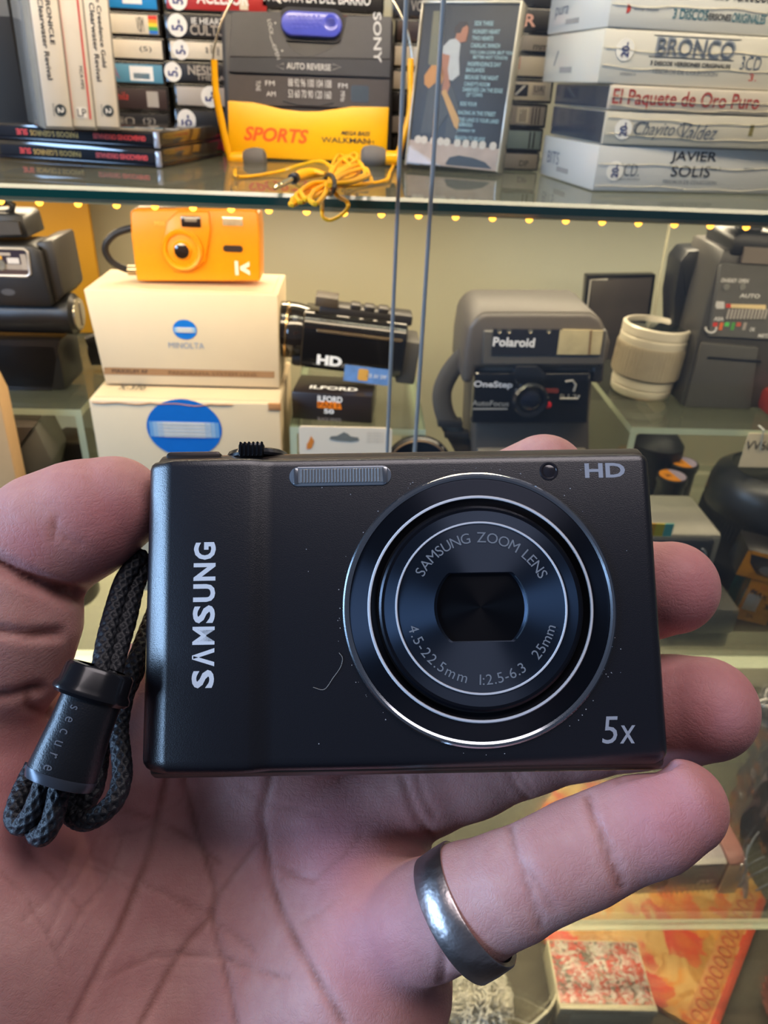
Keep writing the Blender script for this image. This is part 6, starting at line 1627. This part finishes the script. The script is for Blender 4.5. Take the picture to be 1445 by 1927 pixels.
HV -= HN * np.clip(hand_sdf(HV.T), -0.6, 0.6)[:, None]
# creases of the skin, found on the palm side
CREASES = [
    # palm lines: points, half width px, depth mm, tone
    ([(312, 1468), (302, 1510), (294, 1547), (282, 1594), (268, 1636), (253, 1676), (224, 1753), (182, 1835), (135, 1927)], 8, 0.50, 0.9),
    ([(347, 1466), (358, 1515), (371, 1570), (388, 1618), (404, 1676), (394, 1729), (353, 1770), (318, 1823), (265, 1927)], 7, 0.42, 0.75),
    ([(398, 1722), (410, 1782), (429, 1847), (444, 1927)], 6, 0.35, 0.7),
    ([(508, 1460), (492, 1529), (500, 1594), (512, 1665), (535, 1729), (565, 1788), (606, 1859), (647, 1927)], 8, 0.50, 0.9),
    ([(482, 1588), (450, 1630), (412, 1682), (396, 1730)], 6, 0.3, 0.55),
    ([(200, 1508), (240, 1528), (282, 1541), (330, 1562), (365, 1582), (412, 1624)], 6, 0.28, 0.5),
    ([(282, 1800), (330, 1797), (388, 1800), (430, 1806), (471, 1824), (541, 1841)], 5, 0.25, 0.5),
    ([(505, 1620), (545, 1640), (588, 1659), (620, 1628), (653, 1603), (680, 1570)], 5, 0.2, 0.4),
    ([(512, 1665), (540, 1650), (590, 1652)], 4, 0.15, 0.3),
    ([(400, 1735), (440, 1760), (480, 1790)], 5, 0.2, 0.4),
    ([(390, 1720), (350, 1700), (300, 1680), (250, 1650), (180, 1615)], 5, 0.18, 0.35),
    ([(300, 1670), (340, 1700), (380, 1735)], 4, 0.18, 0.35),
    ([(180, 1850), (240, 1820), (290, 1800)], 4, 0.18, 0.35),
    ([(20, 1560), (60, 1610), (110, 1660), (160, 1720)], 4, 0.2, 0.35),
    ([(0, 1640), (50, 1690), (90, 1760), (120, 1830)], 4, 0.2, 0.35),
    ([(140, 1590), (120, 1650), (80, 1700), (40, 1730)], 4, 0.18, 0.3),
    ([(190, 1560), (160, 1630), (120, 1690), (90, 1760)], 4, 0.2, 0.35),
    ([(230, 1580), (200, 1660), (150, 1720), (110, 1790)], 4, 0.18, 0.3),
    ([(60, 1590), (130, 1620), (200, 1640), (260, 1690)], 4, 0.18, 0.3),
    ([(350, 1500), (310, 1530), (270, 1560), (200, 1575)], 4, 0.15, 0.3),
    ([(640, 1690), (600, 1720), (560, 1740)], 4, 0.12, 0.2),
    ([(455, 1480), (480, 1500), (530, 1520), (600, 1530)], 5, 0.15, 0.3),
    # finger roots
    ([(756, 1462), (772, 1505), (786, 1540), (818, 1580)], 7, 0.35, 0.7), ([(785, 1462), (796, 1500), (815, 1535)], 6, 0.25, 0.5),
    ([(812, 1605), (822, 1680), (836, 1760), (832, 1850)], 8, 0.4, 0.7),
    # little finger joints
    ([(958, 1548), (965, 1590), (976, 1620), (1000, 1690), (1018, 1745)], 6, 0.28, 0.5), ([(985, 1625), (1010, 1660), (1042, 1712)], 5, 0.2, 0.4),
    ([(1106, 1500), (1114, 1530), (1134, 1580), (1150, 1625), (1168, 1668)], 7, 0.4, 0.8), ([(1120, 1535), (1150, 1590), (1172, 1650)], 5, 0.2, 0.4),
    # ring finger joint
    ([(955, 1450), (972, 1480), (1000, 1512)], 6, 0.3, 0.6), ([(975, 1450), (1000, 1490)], 5, 0.2, 0.35), ([(1150, 1440), (1165, 1470)], 5, 0.2, 0.4),
    # thumb folds
    ([(-40, 1035), (0, 1063), (40, 1085), (80, 1102), (120, 1116), (175, 1126)], 14, 2.4, 1.0),
    ([(-40, 1188), (0, 1189), (55, 1195), (112, 1193)], 11, 1.5, 0.95),
    ([(-40, 1312), (0, 1311), (30, 1308), (75, 1296)], 11, 1.3, 0.9),
    ([(108, 965), (103, 985), (100, 1012)], 5, 0.25, 0.45), ([(150, 1025), (120, 1010), (104, 990)], 5, 0.15, 0.3),
    ([(60, 1300), (50, 1330), (100, 1345), (130, 1380)], 9, 0.6, 0.8), ([(140, 1340), (115, 1390), (90, 1430)], 9, 0.4, 0.5),
]
d_ = -HV[:, 2]; PX = CX + F_PX * HV[:, 0] / d_; PY = CY - F_PX * HV[:, 1] / d_
view = -HV / np.linalg.norm(HV, axis=1, keepdims=True)
facing = np.clip(((HN * view).sum(1) - 0.02) / 0.25, 0, 1)
disp = np.zeros(len(HV)); tone = np.zeros(len(HV))
rngc = np.random.RandomState(5)
wob = 3.0 * np.sin(PX * 0.055 + PY * 0.021) + 2.0 * np.sin(PY * 0.09 - PX * 0.03)
def seg_dist(pts):
    best = np.full(len(HV), 1e9)
    for (x0, y0), (x1, y1) in zip(pts[:-1], pts[1:]):
        bx, by = x1 - x0, y1 - y0; L = bx * bx + by * by
        t_ = np.clip(((PX - x0) * bx + (PY - y0) * by) / L, 0, 1)
        best = np.minimum(best, np.hypot(PX - x0 - t_ * bx, PY - y0 - t_ * by))
    return best
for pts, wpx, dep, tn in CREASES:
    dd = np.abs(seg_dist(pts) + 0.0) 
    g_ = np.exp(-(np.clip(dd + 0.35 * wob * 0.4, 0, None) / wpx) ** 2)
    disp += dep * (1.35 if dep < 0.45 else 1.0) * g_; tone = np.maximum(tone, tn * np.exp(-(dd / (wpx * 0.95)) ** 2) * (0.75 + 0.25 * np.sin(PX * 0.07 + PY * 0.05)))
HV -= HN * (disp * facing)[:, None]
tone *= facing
pads = np.zeros(len(HV))
for (x, y, r) in ((190, 980, 110), (1300, 1110, 110), (1340, 1330, 130), (1270, 1520, 120), (60, 1030, 60), (620, 1600, 120), (700, 1780, 120), (60, 1500, 120)):
    pads = np.maximum(pads, np.exp(-((PX - x) ** 2 + (PY - y) ** 2) / r ** 2))
W = HV * mm @ CAM_M.T
origin = W.mean(0)
me = bpy.data.meshes.new('hand'); me.from_pydata((W - origin).tolist(), [], quads.tolist())
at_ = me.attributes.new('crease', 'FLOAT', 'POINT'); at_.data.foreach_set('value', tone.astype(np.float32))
at_ = me.attributes.new('flush', 'FLOAT', 'POINT'); at_.data.foreach_set('value', pads.astype(np.float32))
def skin_mat():
    m = bpy.data.materials.new('skin'); m.use_nodes = True
    nt = m.node_tree; p = nt.nodes['Principled BSDF']; L = nt.links.new
    tc = nt.nodes.new('ShaderNodeTexCoord')
    def noise(sc_, det=4):
        n_ = nt.nodes.new('ShaderNodeTexNoise'); n_.inputs['Scale'].default_value = sc_; n_.inputs['Detail'].default_value = det
        L(tc.outputs['Object'], n_.inputs['Vector']); return n_
    def mixc(f, a, b):
        x = nt.nodes.new('ShaderNodeMix'); x.data_type = 'RGBA'
        for i_, s_ in ((6, a), (7, b)):
            if isinstance(s_, tuple): x.inputs[i_].default_value = s_
            else: L(s_, x.inputs[i_])
        if isinstance(f, float): x.inputs[0].default_value = f
        else: L(f, x.inputs[0])
        return x.outputs[2]
    n1 = noise(70); r1 = nt.nodes.new('ShaderNodeMapRange'); r1.inputs[1].default_value = 0.38; r1.inputs[2].default_value = 0.62; L(n1.outputs['Fac'], r1.inputs[0])
    c = mixc(r1.outputs[0], lin((197, 143, 136)), lin((209, 160, 152)))
    fl = nt.nodes.new('ShaderNodeAttribute'); fl.attribute_name = 'flush'
    fm = nt.nodes.new('ShaderNodeMath'); fm.operation = 'MULTIPLY'; fm.inputs[1].default_value = 0.6; L(fl.outputs['Fac'], fm.inputs[0])
    c = mixc(fm.outputs[0], c, lin((204, 126, 134)))
    n2 = noise(420, 3); r2 = nt.nodes.new('ShaderNodeMapRange'); r2.inputs[1].default_value = 0.35; r2.inputs[2].default_value = 0.7; r2.inputs[4].default_value = 0.22; L(n2.outputs['Fac'], r2.inputs[0])
    c = mixc(r2.outputs[0], c, lin((180, 118, 118)))
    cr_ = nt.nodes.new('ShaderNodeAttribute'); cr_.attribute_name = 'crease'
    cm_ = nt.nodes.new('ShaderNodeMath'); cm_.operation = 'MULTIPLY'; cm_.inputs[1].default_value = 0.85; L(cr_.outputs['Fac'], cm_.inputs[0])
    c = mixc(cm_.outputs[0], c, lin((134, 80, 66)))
    L(c, p.inputs['Base Color'])
    p.inputs['Roughness'].default_value = 0.50; p.inputs['Specular IOR Level'].default_value = 0.35
    p.inputs['Subsurface Weight'].default_value = 0.25; p.inputs['Subsurface Radius'].default_value = (1.0, 0.35, 0.2); p.inputs['Subsurface Scale'].default_value = 0.003
    vo = nt.nodes.new('ShaderNodeTexVoronoi'); vo.feature = 'DISTANCE_TO_EDGE'; vo.inputs['Scale'].default_value = 560
    nd = noise(160); mv = nt.nodes.new('ShaderNodeMix'); mv.data_type = 'VECTOR'; mv.inputs[0].default_value = 0.02
    L(tc.outputs['Object'], mv.inputs[4]); L(nd.outputs['Color'], mv.inputs[5]); L(mv.outputs[1], vo.inputs['Vector'])
    wv = nt.nodes.new('ShaderNodeTexWave'); wv.wave_type = 'RINGS'; wv.inputs['Scale'].default_value = 330; wv.inputs['Distortion'].default_value = 6; wv.inputs['Detail'].default_value = 1.5; wv.inputs['Detail Scale'].default_value = 0.15
    L(tc.outputs['Object'], wv.inputs['Vector'])
    b1 = nt.nodes.new('ShaderNodeBump'); b1.inputs['Strength'].default_value = 0.18; b1.inputs['Distance'].default_value = 0.00025
    mr = nt.nodes.new('ShaderNodeMapRange'); mr.inputs[2].default_value = 0.18; L(vo.outputs['Distance'], mr.inputs[0]); L(mr.outputs[0], b1.inputs['Height'])
    b2 = nt.nodes.new('ShaderNodeBump'); b2.inputs['Strength'].default_value = 0.05; b2.inputs['Distance'].default_value = 0.0002
    L(wv.outputs['Fac'], b2.inputs['Height']); L(b1.outputs[0], b2.inputs['Normal'])
    n3 = noise(240, 5); b3 = nt.nodes.new('ShaderNodeBump'); b3.inputs['Strength'].default_value = 0.2; b3.inputs['Distance'].default_value = 0.0006
    L(n3.outputs['Fac'], b3.inputs['Height']); L(b2.outputs[0], b3.inputs['Normal']); L(b3.outputs[0], p.inputs['Normal'])
    return m
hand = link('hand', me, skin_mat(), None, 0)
me.polygons.foreach_set('use_smooth', [True] * len(me.polygons))
hand.location = Vector(CAM_P + origin)
tag(hand, 'open left hand with its palm to the viewer, holding up the black camera', 'hand')

# silver band on the little finger
A = np.array(at_d(875, 1712, 0.1365)); pa_ = CAM_M @ cpx(960, 1660, 133) * mm; pb_ = CAM_M @ cpx(800, 1722, 143) * mm
ax_ = Vector(pa_ - pb_).normalized(); fw_ = Vector(CAM_M @ np.array([0, 0, 1.0])); ax_ = (ax_ - fw_ * (ax_.dot(fw_) - 0.14)).normalized()
mR = ax_.to_track_quat('Z', 'X').to_matrix().to_4x4(); mR.translation = Vector(A)
t = thing('finger_ring', mR, 'plain worn silver band around the base of the little finger', 'ring')
rng_ = 11.7
MB().lathe([((rng_ - 1.1) * mm, -2.8 * mm), (rng_ * mm - 0.0003, -3.05 * mm), (rng_ * mm, -2.8 * mm), (rng_ * mm + 0.0001, 0), (rng_ * mm, 2.8 * mm), (rng_ * mm - 0.0003, 3.05 * mm), ((rng_ - 1.1) * mm, 2.8 * mm), ((rng_ - 1.2) * mm, 0), ((rng_ - 1.1) * mm, -2.8 * mm)], 96, cap0=False, cap1=False).build(
    'band', mat('worn_silver', (190, 182, 182), 0.36, 1.0, var=0.22, scale=260, bump=0.35, bscale=520), t, 50)

# ================================================================ wrist strap with its sliding lock
base = at_d(150, 1400, 0.128)
t = thing('wrist_strap', Matrix.Translation(base), 'black braided wrist strap with a sliding lock, hanging at the left of the camera', 'strap')
inv = Matrix.Translation(-base)
W_ = lambda px, py, d: inv @ at_d(px, py, d * mm)
braid = mat('cord_black', (24, 26, 32), 0.5, bump=0.3, bscale=4000)
cords = [
    [(270, 1042, 149), (252, 1064, 147), (232, 1095, 145), (214, 1150, 142), (200, 1205, 138), (190, 1262, 134), (182, 1300, 132)],
    [(276, 1050, 150), (264, 1080, 148), (252, 1112, 146), (240, 1165, 142.5), (224, 1220, 138.5), (212, 1268, 135), (204, 1300, 133)],
    [(292, 1150, 157), (276, 1190, 153), (262, 1228, 149), (246, 1270, 146), (232, 1320, 143), (224, 1370, 141), (228, 1420, 138), (230, 1460, 136), (218, 1502, 134), (190, 1532, 133), (160, 1545, 133), (136, 1535, 134), (128, 1510, 135), (134, 1480, 136)],
    [(286, 1190, 156), (266, 1240, 151), (238, 1300, 147), (208, 1360, 145), (190, 1410, 142), (184, 1450, 139), (174, 1490, 137), (150, 1522, 136), (130, 1530, 137)],
    [(66, 1440, 137), (46, 1480, 135), (32, 1515, 132), (28, 1540, 130), (40, 1553, 128.5), (58, 1535, 128), (72, 1505, 128), (84, 1472, 129)],
    [(96, 1470, 134), (84, 1510, 132), (72, 1545, 130), (68, 1567, 128.5), (80, 1572, 127), (96, 1550, 126.5), (106, 1515, 127), (112, 1475, 129)],
]
for c in cords:
    MB().tube(spline([W_(*p) for p in c], 40), 0.00175, 40, braid=0.11).build('cord', braid, t, 80)
lp_ = mat('lock_plastic', (24, 26, 31), 0.32, bump=0.15, bscale=3000)
a, b = W_(186, 1282, 129.5), W_(110, 1474, 125.5)
d = a - b; L = d.length
zax = d.normalized()
vd = (inv @ Vector(CAM_P) - (a + b) / 2).normalized(); yax = (vd - zax * vd.dot(zax)).normalized(); xax = yax.cross(zax)
mT = Matrix((xax, yax, zax)).transposed().to_4x4(); mT.translation = b
rt = 5.25 * mm
def oval(prof, seg=48, fl=0.86):
    return [(r, h) for r, h in prof]
S_ = Matrix.Diagonal((1.0, 0.8, 1.0, 1.0))
MB().lathe([(4.2 * mm, 1.0 * mm), (4.9 * mm, 0), (5.45 * mm, 0.1 * mm), (5.75 * mm, 1.0 * mm), (5.85 * mm, 1.9 * mm), (5.6 * mm, 5 * mm), (5.2 * mm, 10 * mm), (5.05 * mm, L), (4.4 * mm, L + 1.6 * mm), (3.4 * mm, L + 1.7 * mm), (3.3 * mm, L - 1 * mm)], 56, mT @ S_, False, False).build('lock', lp_, t)
MB().lathe([(5.0 * mm, L - 2.9 * mm), (6.2 * mm, L - 3.2 * mm), (6.7 * mm, L - 2.6 * mm), (6.6 * mm, L - 1.9 * mm), (6.1 * mm, L - 1.2 * mm), (5.9 * mm, L + 1.6 * mm), (5.4 * mm, L + 2.2 * mm), (4.2 * mm, L + 2.3 * mm)], 56, mT @ Matrix.Translation((0.4 * mm, -0.4 * mm, 0)) @ S_, False, False).build('lock_collar', mat('collar_gloss', (20, 20, 24), 0.2, coat=0.3), t)
MB().lathe([(5.9 * mm, 1.7 * mm), (5.95 * mm, 1.2 * mm), (5.6 * mm, 0.0), (5.5 * mm, -0.05 * mm)], 56, mT @ S_, False, False).build('lock_lip', mat('lip_pale', (70, 76, 86), 0.28, 0.4), t)  # lip paler and bluer than the lock itself
# raised letters down the lock
VS, FS = [], []
for i, ch in enumerate('secure'):
    v, f = text_geo(ch); v = v - np.array([(v[:, 0].min() + v[:, 0].max()) / 2, 0.26])
    s0 = L - 4.8 * mm - i * 2.0 * mm
    bI = len(VS)
    for x, y in v:
        phi = -0.42 + y * 2.9 * mm / rt; r = 5.42 * mm
        zz = s0 - x * 2.1 * mm
        r = (float(np.interp(zz / mm, [0, 1.9, 5, 10, L / mm], [5.5, 5.85, 5.6, 5.2, 5.05])) + 0.07) * mm
        VS.append(mT @ S_ @ Vector((-r * math.sin(phi), r * math.cos(phi), zz)))
    FS += [tuple(bI + k for k in q_) for q_ in f]
me = bpy.data.meshes.new('lettering'); me.from_pydata(VS, [], FS); link('lettering', me, mat('lock_letter', (96, 100, 108), 0.35), t, 0)
